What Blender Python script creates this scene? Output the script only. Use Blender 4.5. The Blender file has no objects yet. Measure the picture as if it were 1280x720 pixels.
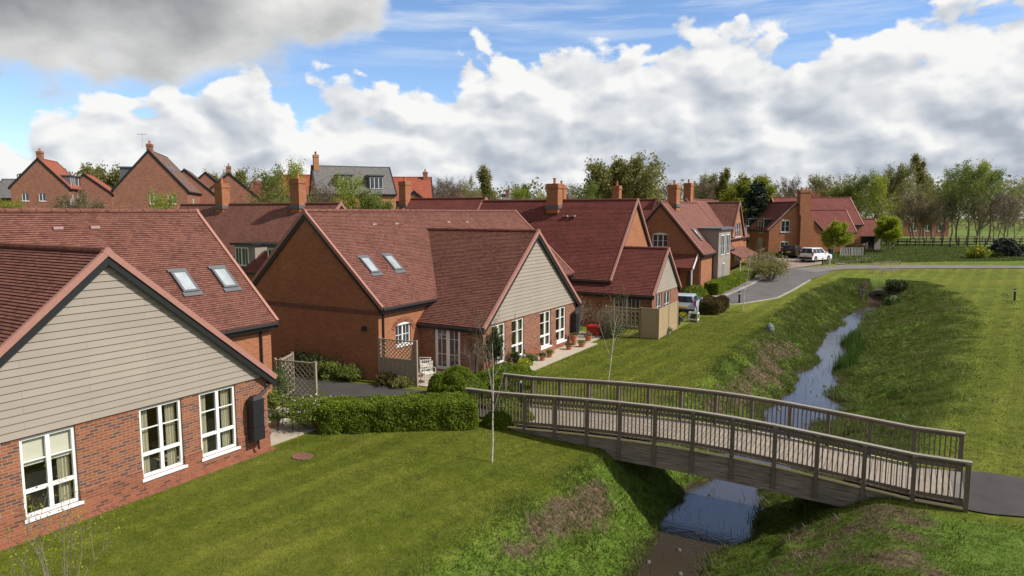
import bpy, math, random
import numpy as np
from mathutils import Vector, Matrix
random.seed(7); RNG = np.random.default_rng(7)
S = bpy.context.scene; COL = S.collection
R = math.radians
# ------------------------------------------------------------------ camera constants (drone at 7.5 m)
F, HZ, CH = 853.0, 265.0, 7.5
PITCH = math.atan((360-HZ)/F); YAW = R(30.3)
def ray(px, py):
    x = (px-640)/F; y = (360-py)/F
    fw = math.cos(PITCH)+y*math.sin(PITCH); up = -math.sin(PITCH)+y*math.cos(PITCH)
    return (x*math.cos(YAW)-fw*math.sin(YAW), x*math.sin(YAW)+fw*math.cos(YAW), up)
def sstep(a, b, x):
    t = np.clip((x-a)/(b-a), 0, 1); return t*t*(3-2*t)
# ------------------------------------------------------------------ terrain
def lerpt(x, xs, ys): return np.interp(x, xs, ys)
def base(Y): return lerpt(Y, [0, 48, 60, 75, 85, 97, 112, 150, 600], [0, 0, .3, .85, 1.3, 1.8, 2.0, 2.1, 3.0])
def wz(Y):   return lerpt(Y, [0, 30, 55, 73], [-1.95, -1.95, -1.5, -.75])
def wcx(Y):  return .16*np.sin(np.asarray(Y)*.55+1)*sstep(28, 34, Y)+.1*np.sin(np.asarray(Y)*1.3)+lerpt(Y, [0, 12, 18, 23, 29, 35, 43, 50, 55, 64, 70, 80], [-5.6, -5.3, -5.0, -4.9, -4.5, -4.05, -4.0, -4.05, -4.1, -3.5, -2.6, -2.2])
def whw(Y):  return (.9+.18*np.sin(np.asarray(Y)*.9+2)+.1*np.sin(np.asarray(Y)*2.3))*lerpt(Y, [0, 17, 20, 24, 30, 36, 43, 50, 55, 65, 74], [.9, .95, 1.1, 1.35, 1.35, 1.35, .85, 1.15, 1.0, .75, .7])
def bankL(Y): return lerpt(Y, [0, 12, 20, 30, 50, 62, 75], [-9.0, -9.0, -8.3, -8.0, -8.2, -7.8, -6.0])
def bankR(Y): return lerpt(Y, [0, 20, 30, 45, 58, 68, 76], [.4, -0.3, 2.0, 3.0, 3.9, 3.4, 1.6])
def _hash(ix, iy, s):
    v = np.sin(ix*127.1+iy*311.7+s*74.7)*43758.5453; return v-np.floor(v)
def vnoise(x, y, s=0):
    x = np.asarray(x, float); y = np.asarray(y, float)
    ix = np.floor(x); iy = np.floor(y); fx = x-ix; fy = y-iy
    fx = fx*fx*(3-2*fx); fy = fy*fy*(3-2*fy)
    a = _hash(ix, iy, s); b = _hash(ix+1, iy, s); c = _hash(ix, iy+1, s); d = _hash(ix+1, iy+1, s)
    return (a*(1-fx)+b*fx)*(1-fy)+(c*(1-fx)+d*fx)*fy
def fbm(x, y, s=0, o=4):
    t = 0; a = .5
    for i in range(o): t = t+a*vnoise(np.asarray(x)*2**i, np.asarray(y)*2**i, s+i*3); a *= .5
    return t
def carve(X, Y):
    """0 on the lawns, 1 at the water's edge, >1 in the bed"""
    X = np.asarray(X, float); Y = np.asarray(Y, float)
    c = wcx(Y); w = whw(Y); L = bankL(Y); Rr = bankR(Y)
    tl = (X-L)/np.maximum((c-w)-L, .1); tr = (Rr-X)/np.maximum(Rr-(c+w), .1)
    return np.minimum(tl, tr)
def ground(X, Y):
    X = np.asarray(X, float); Y = np.asarray(Y, float)
    b = base(Y)
    b = b + .13*sstep(-1.8, .3, X)*(1-sstep(24, 34, Y)) + .25*sstep(3, 12, X)*sstep(30, 60, Y)*(1-sstep(80, 95, Y))
    b = b - .25*sstep(-14.5, -8.5, X)*(1-sstep(19, 23, Y))*sstep(6, 9, Y)*.6
    t = carve(X, Y)
    k = 1-sstep(70.5, 75.5, Y)
    tt = np.clip(t, 0, 1)
    prof = tt**1.25*(1-.25*tt)/.75
    prof = .55*prof+.45*tt*tt*(3-2*tt)
    bed = np.clip(t-1, 0, 1)
    z = b+(wz(Y)-b)*prof*k - .35*np.sqrt(bed)*k
    rough = sstep(.1, .5, t)*(1-sstep(.9, 1.1, t))*k
    z = z + rough*((fbm(X*1.3, Y*1.3, 5)-.47)*.45+(fbm(X*4, Y*4, 9)-.47)*.16)
    # gentle swells on the meadow beyond the path
    far = sstep(92, 100, Y)*(1-sstep(112, 125, Y))*sstep(-8, 0, X)
    z = z + far*(.9*fbm(X*.05+3, Y*.08, 2)-.35)
    return z
def gpt(px, py):
    r = ray(px, py); t = 5.0
    for _ in range(4000):
        x, y, z = r[0]*t, r[1]*t, CH+r[2]*t
        g = float(ground(x, y))
        if z <= g: break
        t += max(.01, (z-g)*.5)
    return (x, y, g)
def far(px, t):
    """a point t metres ahead of the camera, in the direction of column px, on the ground"""
    r = ray(px, HZ); x, y = r[0]*t, r[1]*t
    return (x, y, float(ground(x, y)))
# ------------------------------------------------------------------ materials
M = {}
def newmat(name):
    m = bpy.data.materials.new(name); m.use_nodes = True; nt = m.node_tree
    b = nt.nodes['Principled BSDF']; M[name] = m
    return m, nt, b
def N(nt, typ, **kw):
    n = nt.nodes.new(typ)
    for k, v in kw.items():
        if k.startswith('i_'):
            key = k[2:]; key = int(key) if key.isdigit() else key.replace('_', ' ')
            n.inputs[key].default_value = v
        else: setattr(n, k, v)
    return n
def L(nt, a, b): nt.links.new(a, b)
def ramp(nt, fac, stops):
    r = nt.nodes.new('ShaderNodeValToRGB'); e = r.color_ramp.elements
    while len(e) < len(stops): e.new(.5)
    for i, (p, c) in enumerate(stops):
        e[i].position = p; e[i].color = (c+(1,)) if len(c) == 3 else c
    L(nt, fac, r.inputs[0]); return r
def mixc(nt, fac, a, b, mode='MIX'):
    m = nt.nodes.new('ShaderNodeMix'); m.data_type = 'RGBA'; m.blend_type = mode
    for s, v in ((0, fac), (6, a), (7, b)):
        if hasattr(v, 'is_output'): L(nt, v, m.inputs[s])
        else: m.inputs[s].default_value = v if s == 0 else (tuple(v)+(1,) if len(v) == 3 else v)
    return m.outputs[2]
def math_(nt, op, a, b=None, c=None, clamp=False):
    m = nt.nodes.new('ShaderNodeMath'); m.operation = op; m.use_clamp = clamp
    for i, v in enumerate((a, b, c)):
        if v is None: continue
        if hasattr(v, 'is_output'): L(nt, v, m.inputs[i])
        else: m.inputs[i].default_value = v
    return m.outputs[0]
def noise(nt, vec, scale, detail=4, rough=.5):
    n = nt.nodes.new('ShaderNodeTexNoise'); n.inputs['Scale'].default_value = scale
    n.inputs['Detail'].default_value = detail; n.inputs['Roughness'].default_value = rough
    if vec is not None: L(nt, vec, n.inputs['Vector'])
    return n.outputs['Fac']
def bump(nt, b, h, s=.3, d=.01):
    n = N(nt, 'ShaderNodeBump', i_Strength=s, i_Distance=d); L(nt, h, n.inputs['Height']); L(nt, n.outputs[0], b.inputs['Normal'])
def simple(name, col, rough=.7, var=.12, scale=6, metal=0, spec=.4, bmp=0):
    m, nt, b = newmat(name); tc = nt.nodes.new('ShaderNodeTexCoord')
    n = noise(nt, tc.outputs['Object'], scale, 5)
    c = mixc(nt, n, tuple(v*(1-var) for v in col), tuple(min(1, v*(1+var)) for v in col))
    L(nt, c, b.inputs['Base Color']); b.inputs['Roughness'].default_value = rough
    b.inputs['Metallic'].default_value = metal; b.inputs['Specular IOR Level'].default_value = spec
    if bmp: bump(nt, b, noise(nt, tc.outputs['Object'], scale*8, 3), bmp, .01)
    return m
def brickmat(name, c1, c2, mortar, dark=None, w=.225, h=.075, ms=.011, darkamt=.35, patch=.25, bmp=.5):
    m, nt, b = newmat(name); uv = nt.nodes.new('ShaderNodeUVMap')
    br = N(nt, 'ShaderNodeTexBrick', i_Scale=1.0, i_Mortar_Size=ms, i_Mortar_Smooth=.2, i_Bias=0.0, i_Brick_Width=w, i_Row_Height=h)
    br.inputs['Color1'].default_value = c1+(1,); br.inputs['Color2'].default_value = c2+(1,); br.inputs['Mortar'].default_value = mortar+(1,)
    L(nt, uv.outputs[0], br.inputs['Vector']); col = br.outputs['Color']
    if dark:
        b2 = N(nt, 'ShaderNodeTexBrick', i_Scale=1.0, i_Mortar_Size=0.0, i_Bias=0.0, i_Brick_Width=w, i_Row_Height=h)
        b2.inputs['Color1'].default_value = (0, 0, 0, 1); b2.inputs['Color2'].default_value = (1, 1, 1, 1)
        mp = N(nt, 'ShaderNodeMapping'); mp.inputs['Location'].default_value = (w*40, h*26, 0)
        L(nt, uv.outputs[0], mp.inputs[0]); L(nt, mp.outputs[0], b2.inputs['Vector'])
        d = ramp(nt, b2.outputs['Color'], [(.0, (0, 0, 0)), (1-darkamt, (0, 0, 0)), (min(1, 1.06-darkamt), (1, 1, 1))])
        f = math_(nt, 'MULTIPLY', d.outputs[0], math_(nt, 'SUBTRACT', 1.0, br.outputs['Fac']))
        col = mixc(nt, f, col, dark)
    n = noise(nt, uv.outputs[0], .9, 5, .6)
    col = mixc(nt, patch, col, ramp(nt, n, [(.3, (.45, .45, .45)), (.7, (1, 1, 1))]).outputs[0], 'MULTIPLY')
    n2 = noise(nt, uv.outputs[0], 14, 4, .7)
    col = mixc(nt, .35, col, ramp(nt, n2, [(.3, (.55, .55, .55)), (.7, (1.0, 1.0, 1.0))]).outputs[0], 'MULTIPLY')
    L(nt, col, b.inputs['Base Color']); b.inputs['Roughness'].default_value = .85; b.inputs['Specular IOR Level'].default_value = .25
    if name.startswith('roof') or name == 'brick_orange':
        mpw = N(nt, 'ShaderNodeMapping'); mpw.inputs['Scale'].default_value = (1.6, .35, 1); L(nt, uv.outputs[0], mpw.inputs[0]); nw = noise(nt, mpw.outputs[0], 1.0, 7, .65)
        col = mixc(nt, .5 if name.startswith('roof') else .3, col, ramp(nt, nw, [(.32, (.62, .64, .66)), (.5, (1, 1, 1)), (.68, (1.16, 1.14, 1.1))]).outputs[0], 'MULTIPLY')
    hgt = math_(nt, 'ADD', math_(nt, 'MULTIPLY', br.outputs['Fac'], -1.0), math_(nt, 'MULTIPLY', n2, .5))
    bump(nt, b, hgt, bmp, .008)
    return m
brickmat('brick_stock', (.38, .125, .056), (.27, .082, .040), (.32, .235, .175), dark=(.165, .072, .055), darkamt=.34, ms=.011)
brickmat('brick_orange', (.46, .185, .085), (.375, .14, .065), (.38, .21, .13), dark=(.36, .13, .065), darkamt=.2, ms=.008, patch=.3)
brickmat('brick_red', (.36, .12, .062), (.26, .08, .045), (.30, .19, .13), dark=(.15, .06, .045), darkamt=.15, ms=.009)
brickmat('brick_far', (.40, .145, .085), (.30, .10, .06), (.40, .25, .18), dark=(.2, .08, .06), darkamt=.25, ms=.012, patch=.4)
brickmat('brick_buff', (.55, .27, .12), (.45, .20, .09), (.42, .27, .18), ms=.008)
brickmat('brick_course', (.13, .055, .045), (.24, .08, .05), (.25, .17, .13), w=.075, h=.225, ms=.01)
brickmat('roof_tile', (.265, .113, .084), (.20, .082, .062), (.085, .034, .027), dark=(.17, .066, .052), darkamt=.17, w=.165, h=.1, ms=.006, patch=.45, bmp=.35)
brickmat('roof_maroon', (.25, .072, .058), (.185, .052, .044), (.08, .028, .025), dark=(.15, .05, .045), darkamt=.15, w=.165, h=.1, ms=.006, patch=.45, bmp=.35)
brickmat('roof_orange', (.42, .12, .065), (.30, .08, .05), (.15, .05, .03), w=.25, h=.2, ms=.01, patch=.3)
brickmat('roof_grey', (.20, .19, .18), (.15, .145, .145), (.08, .075, .07), w=.3, h=.22, ms=.01, patch=.3)
brickmat('roof_brown', (.22, .13, .095), (.16, .095, .07), (.07, .04, .03), w=.3, h=.2, ms=.01, patch=.3)
def cladmat(name, col):
    m, nt, b = newmat(name); uv = nt.nodes.new('ShaderNodeUVMap')
    mp = N(nt, 'ShaderNodeMapping'); mp.inputs['Scale'].default_value = (3, 60, 1); L(nt, uv.outputs[0], mp.inputs[0])
    g = noise(nt, mp.outputs[0], 1.0, 4); n = noise(nt, uv.outputs[0], .7, 4)
    br = N(nt, 'ShaderNodeTexBrick', i_Scale=1.0, i_Mortar_Size=.003, i_Brick_Width=3.0, i_Row_Height=.18)
    br.inputs['Color1'].default_value = (1, 1, 1, 1); br.inputs['Color2'].default_value = (.93, .93, .93, 1); br.inputs['Mortar'].default_value = (.45, .45, .45, 1)
    L(nt, uv.outputs[0], br.inputs['Vector'])
    c = mixc(nt, g, tuple(v*.93 for v in col), tuple(v*1.06 for v in col)); c = mixc(nt, .5, c, ramp(nt, n, [(.3, (.8, .8, .8)), (.7, (1, 1, 1))]).outputs[0], 'MULTIPLY')
    c = mixc(nt, 1.0, c, br.outputs['Color'], 'MULTIPLY')
    L(nt, c, b.inputs['Base Color']); b.inputs['Roughness'].default_value = .7; bump(nt, b, g, .15, .004)
cladmat('cladding', (.345, .295, .245)); cladmat('cladding_grey', (.31, .27, .23))
simple('white_frame', (.78, .78, .77), .4, .04); simple('black_plastic', (.018, .019, .022), .45, .2); simple('verge_clay', (.36, .175, .14), .8, .2, 12); simple('vent_grey', (.36, .25, .23), .8)
simple('lead', (.11, .115, .125), .6); simple('cream_wall', (.55, .48, .36), .9); simple('carpet', (.30, .25, .19), .95)
simple('curtain', (.50, .46, .33), .95, .15, 20); simple('blind', (.66, .63, .52), .9, .04); simple('pot_terra', (.42, .15, .07), .8, .25, 10)
simple('pot_dark', (.04, .045, .05), .5); simple('concrete', (.36, .33, .29), .9, .2, 4, bmp=.3); simple('grey_slate', (.12, .125, .13), .6)
simple('door_red', (.16, .02, .02), .4); simple('paving_slab', (.40, .35, .28), .9, .2, 3, bmp=.2); simple('metal_white', (.62, .60, .54), .5)
simple('cushion', (.62, .57, .46), .95); simple('red_plastic', (.45, .03, .02), .4); simple('green_plastic', (.02, .09, .07), .5)
simple('soil', (.07, .045, .03), 1, .4, 15, bmp=.8); simple('trellis_wood', (.30, .25, .19), .85, .25, 20); simple('fence_new', (.38, .285, .165), .85, .2, 12)
simple('fence_pink', (.42, .25, .19), .85, .2, 12); simple('bark_grey', (.24, .205, .165), .95, .35, 12, bmp=.4); simple('bark_brown', (.20, .155, .12), .95, .3, 12)
simple('tyre', (.02, .02, .02), .9); simple('rim', (.5, .5, .52), .35, metal=.8); simple('headlamp', (.7, .72, .75), .15); simple('tail_lamp', (.35, .01, .01), .25)
simple('car_white', (.74, .75, .77), .22, .02, spec=.6); simple('car_dark', (.012, .025, .02), .2, .1, spec=.6); simple('car_silver', (.42, .50, .60), .22, .03, spec=.6)
simple('stone_mossy', (.10, .10, .075), .95, .5, 5, bmp=.8); simple('stone_blue', (.13, .17, .17), .8, .4, 10); simple('yellow_flower', (.75, .55, .02), .7, .15)
simple('white_flower', (.75, .75, .68), .7, .1); simple('picket_wood', (.42, .40, .37), .85, .2, 10); simple('dark_fence', (.045, .038, .03), .9, .3, 6)
simple('hole_black', (.006, .006, .006), 1); simple('pebble', (.12, .095, .075), .8, .4, 3); simple('render_white', (.6, .58, .53), .9, .1)
m, nt, b = newmat('bark_birch'); tc = nt.nodes.new('ShaderNodeTexCoord'); mp = N(nt, 'ShaderNodeMapping'); mp.inputs['Scale'].default_value = (3, 3, 14); L(nt, tc.outputs['Object'], mp.inputs[0])
n = noise(nt, mp.outputs[0], 1.5, 4, .6); L(nt, ramp(nt, n, [(.36, (.10, .08, .07)), (.45, (.55, .50, .44)), (1, (.72, .68, .62))]).outputs[0], b.inputs['Base Color']); b.inputs['Roughness'].default_value = .8
# weathered wood
def woodmat(name, c1, c2, sc=(1, 1, 1)):
    m, nt, b = newmat(name); uv = nt.nodes.new('ShaderNodeUVMap'); mp = N(nt, 'ShaderNodeMapping'); mp.inputs['Scale'].default_value = sc
    L(nt, uv.outputs[0], mp.inputs[0]); n = noise(nt, mp.outputs[0], 2.0, 6, .6); n2 = noise(nt, uv.outputs[0], 1.1, 4)
    c = ramp(nt, n, [(.3, c1), (.7, c2)]).outputs[0]
    c = mixc(nt, .6, c, ramp(nt, n2, [(.3, (.6, .6, .6)), (.7, (1.05, 1.05, 1.05))]).outputs[0], 'MULTIPLY')
    L(nt, c, b.inputs['Base Color']); b.inputs['Roughness'].default_value = .9; bump(nt, b, n, .5, .006)
woodmat('wood_fascia', (.11, .085, .068), (.42, .35, .29), (.8, 14, 1)); woodmat('wood_rail', (.22, .19, .155), (.40, .36, .30), (2, 30, 1))
woodmat('wood_post', (.11, .085, .062), (.24, .19, .145), (20, 2, 1)); woodmat('wood_batten', (.58, .47, .22), (.80, .68, .36), (2, 20, 1))
m, nt, b = newmat('wood_deck'); uv = nt.nodes.new('ShaderNodeUVMap')
br = N(nt, 'ShaderNodeTexBrick', i_Scale=1.0, i_Mortar_Size=.008, i_Brick_Width=5.0, i_Row_Height=.145, offset=0.0)
br.inputs['Color1'].default_value = (.33, .285, .235, 1); br.inputs['Color2'].default_value = (.27, .22, .18, 1); br.inputs['Mortar'].default_value = (.05, .04, .035, 1)
mp = N(nt, 'ShaderNodeMapping'); mp.inputs['Rotation'].default_value = (0, 0, R(90)); L(nt, uv.outputs[0], mp.inputs[0]); L(nt, mp.outputs[0], br.inputs['Vector'])
mp2 = N(nt, 'ShaderNodeMapping'); mp2.inputs['Scale'].default_value = (30, 2, 1); L(nt, uv.outputs[0], mp2.inputs[0])
n = noise(nt, mp2.outputs[0], 1.5, 5); c = mixc(nt, .5, br.outputs['Color'], ramp(nt, n, [(.3, (.6, .58, .55)), (.7, (1.1, 1.1, 1.1))]).outputs[0], 'MULTIPLY')
L(nt, c, b.inputs['Base Color']); b.inputs['Roughness'].default_value = .9; bump(nt, b, br.outputs['Fac'], -.4, .01)
# tarmac
def tarmac(name, col, sc=1.0):
    m, nt, b = newmat(name); tc = nt.nodes.new('ShaderNodeTexCoord')
    n = noise(nt, tc.outputs['Object'], 90, 3, .8); n2 = noise(nt, tc.outputs['Object'], .7, 8, .72)
    c = mixc(nt, n, tuple(v*.7 for v in col), tuple(v*1.35 for v in col)); c = mixc(nt, .7, c, ramp(nt, n2, [(.35, (.6, .6, .6)), (.5, (.92, .92, .92)), (.65, (1.2, 1.2, 1.18))]).outputs[0], 'MULTIPLY')
    L(nt, c, b.inputs['Base Color']); b.inputs['Roughness'].default_value = .9; bump(nt, b, n, .4, .005)
tarmac('tarmac_dark', (.052, .045, .045)); tarmac('tarmac_road', (.115, .105, .105)); tarmac('tarmac_pavement', (.17, .15, .14)); tarmac('block_paving', (.26, .20, .17)); tarmac('kerb_stone', (.33, .30, .28))
# leaves
def leafmat(name, cols, trans=.35, rough=.55):
    m, nt, b = newmat(name); g = nt.nodes.new('ShaderNodeNewGeometry'); tc = nt.nodes.new('ShaderNodeTexCoord')
    n = noise(nt, tc.outputs['Object'], 1.1, 4); f = math_(nt, 'ADD', math_(nt, 'MULTIPLY', g.outputs['Random Per Island'], .55), math_(nt, 'MULTIPLY', math_(nt, 'SUBTRACT', n, .28), .9), clamp=True)
    k = len(cols)-1; r = ramp(nt, f, [(i/k, c) for i, c in enumerate(cols)])
    col = r.outputs[0]
    if name == 'blade_lawn':   # mower stripes, running along the row of houses
        sx = nt.nodes.new('ShaderNodeSeparateXYZ'); L(nt, tc.outputs['Object'], sx.inputs[0]); nn = noise(nt, tc.outputs['Object'], .35, 3)
        st = math_(nt, 'SINE', math_(nt, 'MULTIPLY', math_(nt, 'ADD', math_(nt, 'ADD', sx.outputs[0], math_(nt, 'MULTIPLY', sx.outputs[1], -.06)), math_(nt, 'MULTIPLY', nn, 1.0)), 5.2))
        col = mixc(nt, 1.0, col, ramp(nt, st, [(.3, (.80, .84, .82)), (.7, (1.06, 1.05, 1.0))]).outputs[0], 'MULTIPLY')
    L(nt, col, b.inputs['Base Color']); b.inputs['Roughness'].default_value = rough; b.inputs['Specular IOR Level'].default_value = .2
    t = nt.nodes.new('ShaderNodeBsdfTranslucent'); L(nt, col, t.inputs[0]); mx = N(nt, 'ShaderNodeMixShader', i_0=trans)
    L(nt, b.outputs[0], mx.inputs[1]); L(nt, t.outputs[0], mx.inputs[2]); L(nt, mx.outputs[0], nt.nodes['Material Output'].inputs[0])
leafmat('leaf_hedge', [(.09, .14, .014), (.17, .235, .022), (.30, .36, .045)], .45)
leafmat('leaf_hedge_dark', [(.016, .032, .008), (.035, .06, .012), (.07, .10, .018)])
leafmat('leaf_brownhedge', [(.045, .035, .012), (.09, .065, .02), (.10, .11, .02)])
leafmat('leaf_shrub', [(.05, .09, .03), (.11, .16, .05), (.20, .25, .10)], .4)
leafmat('leaf_spring', [(.20, .25, .015), (.32, .38, .03), (.44, .48, .07)], .5)
leafmat('leaf_green', [(.12, .16, .03), (.19, .24, .05), (.28, .32, .08)], .5)
leafmat('leaf_olive', [(.17, .17, .055), (.25, .245, .08), (.34, .33, .12)], .5)
leafmat('leaf_brown', [(.19, .155, .09), (.26, .215, .125), (.34, .29, .17)], .5)
leafmat('leaf_conifer', [(.008, .022, .012), (.02, .042, .02), (.035, .06, .03)], .1)
leafmat('leaf_blue', [(.02, .035, .03), (.045, .06, .05), (.09, .10, .09)], .1)
leafmat('twig_brown', [(.14, .11, .085), (.20, .16, .125), (.26, .21, .16)], .2)
leafmat('blade_lawn', [(.103, .128, .012), (.172, .197, .024), (.295, .292, .06)], .45)
leafmat('blade_bank', [(.058, .084, .017), (.115, .145, .030), (.25, .26, .09)], .45)
leafmat('blade_dead', [(.075, .052, .035), (.15, .11, .072), (.36, .29, .20)], .25)
leafmat('blade_lush', [(.06, .095, .02), (.115, .155, .035), (.22, .25, .085)], .4)
leafmat('leaf_lime', [(.16, .18, .02), (.25, .27, .035), (.34, .35, .06)], .45)
leafmat('reed', [(.03, .07, .015), (.06, .12, .02), (.12, .17, .04)], .3)
# glass
m, nt, b = newmat('glass_clear'); nt.nodes.remove(b); tr = N(nt, 'ShaderNodeBsdfTransparent'); tr.inputs[0].default_value = (.92, .94, .93, 1)
gl = N(nt, 'ShaderNodeBsdfGlossy', i_Roughness=.01); lw = N(nt, 'ShaderNodeLayerWeight', i_Blend=.5); mx = nt.nodes.new('ShaderNodeMixShader')
L(nt, math_(nt, 'ADD', math_(nt, 'MULTIPLY', math_(nt, 'POWER', lw.outputs['Facing'], 3.0), .8), .07, clamp=True), mx.inputs[0]); L(nt, tr.outputs[0], mx.inputs[1]); L(nt, gl.outputs[0], mx.inputs[2]); L(nt, mx.outputs[0], nt.nodes['Material Output'].inputs[0])
def darkglass(name, col, rough=.04, spec=.9):
    m, nt, b = newmat(name); tc = nt.nodes.new('ShaderNodeTexCoord'); n = noise(nt, tc.outputs['Object'], 1.7, 2)
    L(nt, mixc(nt, n, tuple(v*.4 for v in col), tuple(v*1.8 for v in col)), b.inputs['Base Color']); b.inputs['Roughness'].default_value = rough; b.inputs['Specular IOR Level'].default_value = spec
darkglass('glass_dark', (.035, .04, .045)); darkglass('glass_roof_cloud_tint', (.28, .31, .33), .05, 1.0); darkglass('glass_pale', (.20, .21, .20)); darkglass('glass_car', (.02, .03, .04))  # roof window glass: pale base colour stands in for the bright cloud reflection
# ------------------------------------------------------------------ mesh builder
class MB:
    def __init__(s, off=(0, 0, 0)): s.v = []; s.f = []; s.uv = []; s.mi = []; s.off = Vector(off); s.sm = []
    def poly(s, pts, mi=0, uv=None, smooth=False):
        pts = [Vector(p)-s.off for p in pts]
        i = len(s.v); s.v += pts; s.f.append(list(range(i, i+len(pts)))); s.mi.append(mi); s.sm.append(smooth)
        if uv is None:
            n = Vector((0, 0, 0))
            for k in range(len(pts)): n += pts[k].cross(pts[(k+1) % len(pts)])
            if n.length < 1e-12: n = Vector((0, 0, 1))
            n.normalize()
            if abs(n.z) > .97: t = Vector((1, 0, 0)); bb = Vector((0, 1, 0))
            else: t = Vector((-n.y, n.x, 0)).normalized(); bb = n.cross(t)
            if bb.z < 0: bb = -bb
            if t.x+t.y*.9 < 0: t = -t
            uv = [(p.dot(t), p.dot(bb)) for p in pts]
        s.uv += uv
    def quad(s, a, b, c, d, mi=0, uv=None): s.poly([a, b, c, d], mi, uv)
    def hexa(s, b, t, mi=0):
        s.poly(b[::-1], mi); s.poly(t, mi)
        n = len(b)
        for i in range(n): j = (i+1) % n; s.poly([b[i], b[j], t[j], t[i]], mi)
    def box(s, x0, y0, z0, x1, y1, z1, mi=0):
        b = [(x0, y0, z0), (x1, y0, z0), (x1, y1, z0), (x0, y1, z0)]; s.hexa(b, [(p[0], p[1], z1) for p in b], mi)
    def obox(s, c, t, n, w, d, h, mi=0):
        """box: centre of its base c, width w along t, depth d along n, height h"""
        c = Vector(c); t = Vector(t)*w/2; n = Vector(n)*d/2; b = [c-t-n, c+t-n, c+t+n, c-t+n]; s.hexa(b, [p+Vector((0, 0, h)) for p in b], mi)
    def beam(s, p0, p1, w, h, up=(0, 0, 1), mi=0):
        p0 = Vector(p0); p1 = Vector(p1); d = (p1-p0).normalized(); sd = d.cross(Vector(up))
        if sd.length < 1e-5: sd = d.cross(Vector((1, 0, 0)))
        sd.normalize(); u = sd.cross(d); a = sd*w/2; b = u*h/2
        s.hexa([p0-a-b, p0+a-b, p0+a+b, p0-a+b], [p1-a-b, p1+a-b, p1+a+b, p1-a+b], mi)
    def tube(s, pts, rad, n=6, mi=0, cap=True):
        pts = [Vector(p) for p in pts]
        if not hasattr(rad, '__len__'): rad = [rad]*len(pts)
        rings = []; prev = None
        for i, p in enumerate(pts):
            d = (pts[min(i+1, len(pts)-1)]-pts[max(i-1, 0)]).normalized()
            if prev is None: a = d.orthogonal().normalized()
            else:
                a = prev-d*prev.dot(d); a = a.normalized() if a.length > 1e-5 else d.orthogonal().normalized()
            prev = a; b = d.cross(a); rings.append([p+(a*math.cos(k*2*math.pi/n)+b*math.sin(k*2*math.pi/n))*rad[i] for k in range(n)])
        for i in range(len(rings)-1):
            for k in range(n): j = (k+1) % n; s.poly([rings[i][k], rings[i][j], rings[i+1][j], rings[i+1][k]], mi, smooth=True)
        if cap: s.poly(rings[0][::-1], mi); s.poly(rings[-1], mi)
    def lathe(s, c, prof, n=14, mi=0):
        c = Vector(c); rings = [[c+Vector((r*math.cos(k*2*math.pi/n), r*math.sin(k*2*math.pi/n), z)) for k in range(n)] for r, z in prof]
        for i in range(len(rings)-1):
            for k in range(n): j = (k+1) % n; s.poly([rings[i][k], rings[i][j], rings[i+1][j], rings[i+1][k]], mi, smooth=True)
        s.poly(rings[0][::-1], mi); s.poly(rings[-1], mi)
    def build(s, name, mats, parent=None, **kw):
        me = bpy.data.meshes.new(name); me.from_pydata([tuple(v) for v in s.v], [], s.f)
        ul = me.uv_layers.new(name='UVMap'); ul.data.foreach_set('uv', np.array(s.uv, dtype=np.float32).ravel())
        me.polygons.foreach_set('material_index', s.mi); me.polygons.foreach_set('use_smooth', s.sm)
        for mm in (mats if isinstance(mats, (list, tuple)) else [mats]): me.materials.append(M[mm])
        me.update(); o = bpy.data.objects.new(name, me); COL.objects.link(o)
        if parent is not None: o.parent = parent
        else: o.location = s.off
        if kw: tag(o, **kw)
        return o
def tag(o, label=None, cat=None, group=None, kind=None):
    if label: o['label'] = label
    if cat: o['category'] = cat
    if group: o['group'] = group
    if kind: o['kind'] = kind
    return o
def thing(name, loc, label, cat, group=None, rz=0):
    o = bpy.data.objects.new(name, None); o.empty_display_size = .3; COL.objects.link(o); o.location = loc; o.rotation_euler.z = rz
    return tag(o, label, cat, group)
def copy_tree(o, parent=None):
    c = o.copy(); COL.objects.link(c)
    if parent is not None: c.parent = parent
    for ch in [x for x in bpy.data.objects if x.parent == o]: copy_tree(ch, c)
    return c
def npmesh(name, verts, faces_n, mat, parent=None, loc=None, smooth=False):
    """verts (N,3) already in face order, faces_n vertices each"""
    n = len(verts); k = n//faces_n; me = bpy.data.meshes.new(name)
    me.vertices.add(n); me.vertices.foreach_set('co', np.asarray(verts, np.float32).ravel())
    me.loops.add(n); me.loops.foreach_set('vertex_index', np.arange(n, dtype=np.int32))
    me.polygons.add(k); me.polygons.foreach_set('loop_start', np.arange(0, n, faces_n, dtype=np.int32)); me.polygons.foreach_set('loop_total', np.full(k, faces_n, np.int32))
    me.update(calc_edges=True); me.materials.append(M[mat]); o = bpy.data.objects.new(name, me); COL.objects.link(o)
    if parent is not None: o.parent = parent
    if loc is not None: o.location = loc
    return o
def leafverts(P, size, asp=.6, up=0.0, var=.4, rng=RNG):
    """one rhombic leaf quad per point, random facing (up>0 biases the normals upward)"""
    P = np.asarray(P); n = len(P)
    a = rng.normal(size=(n, 3)); a /= np.linalg.norm(a, axis=1)[:, None]
    nn = rng.normal(size=(n, 3)); nn[:, 2] += up; nn /= np.linalg.norm(nn, axis=1)[:, None]
    t = np.cross(nn, a); t /= np.maximum(np.linalg.norm(t, axis=1), 1e-6)[:, None]; b = np.cross(nn, t)
    s = (size*(1+var*rng.uniform(-1, 1, n)))[:, None]
    return np.stack([P-t*s, P-b*s*asp, P+t*s, P+b*s*asp], 1).reshape(-1, 3)
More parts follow.
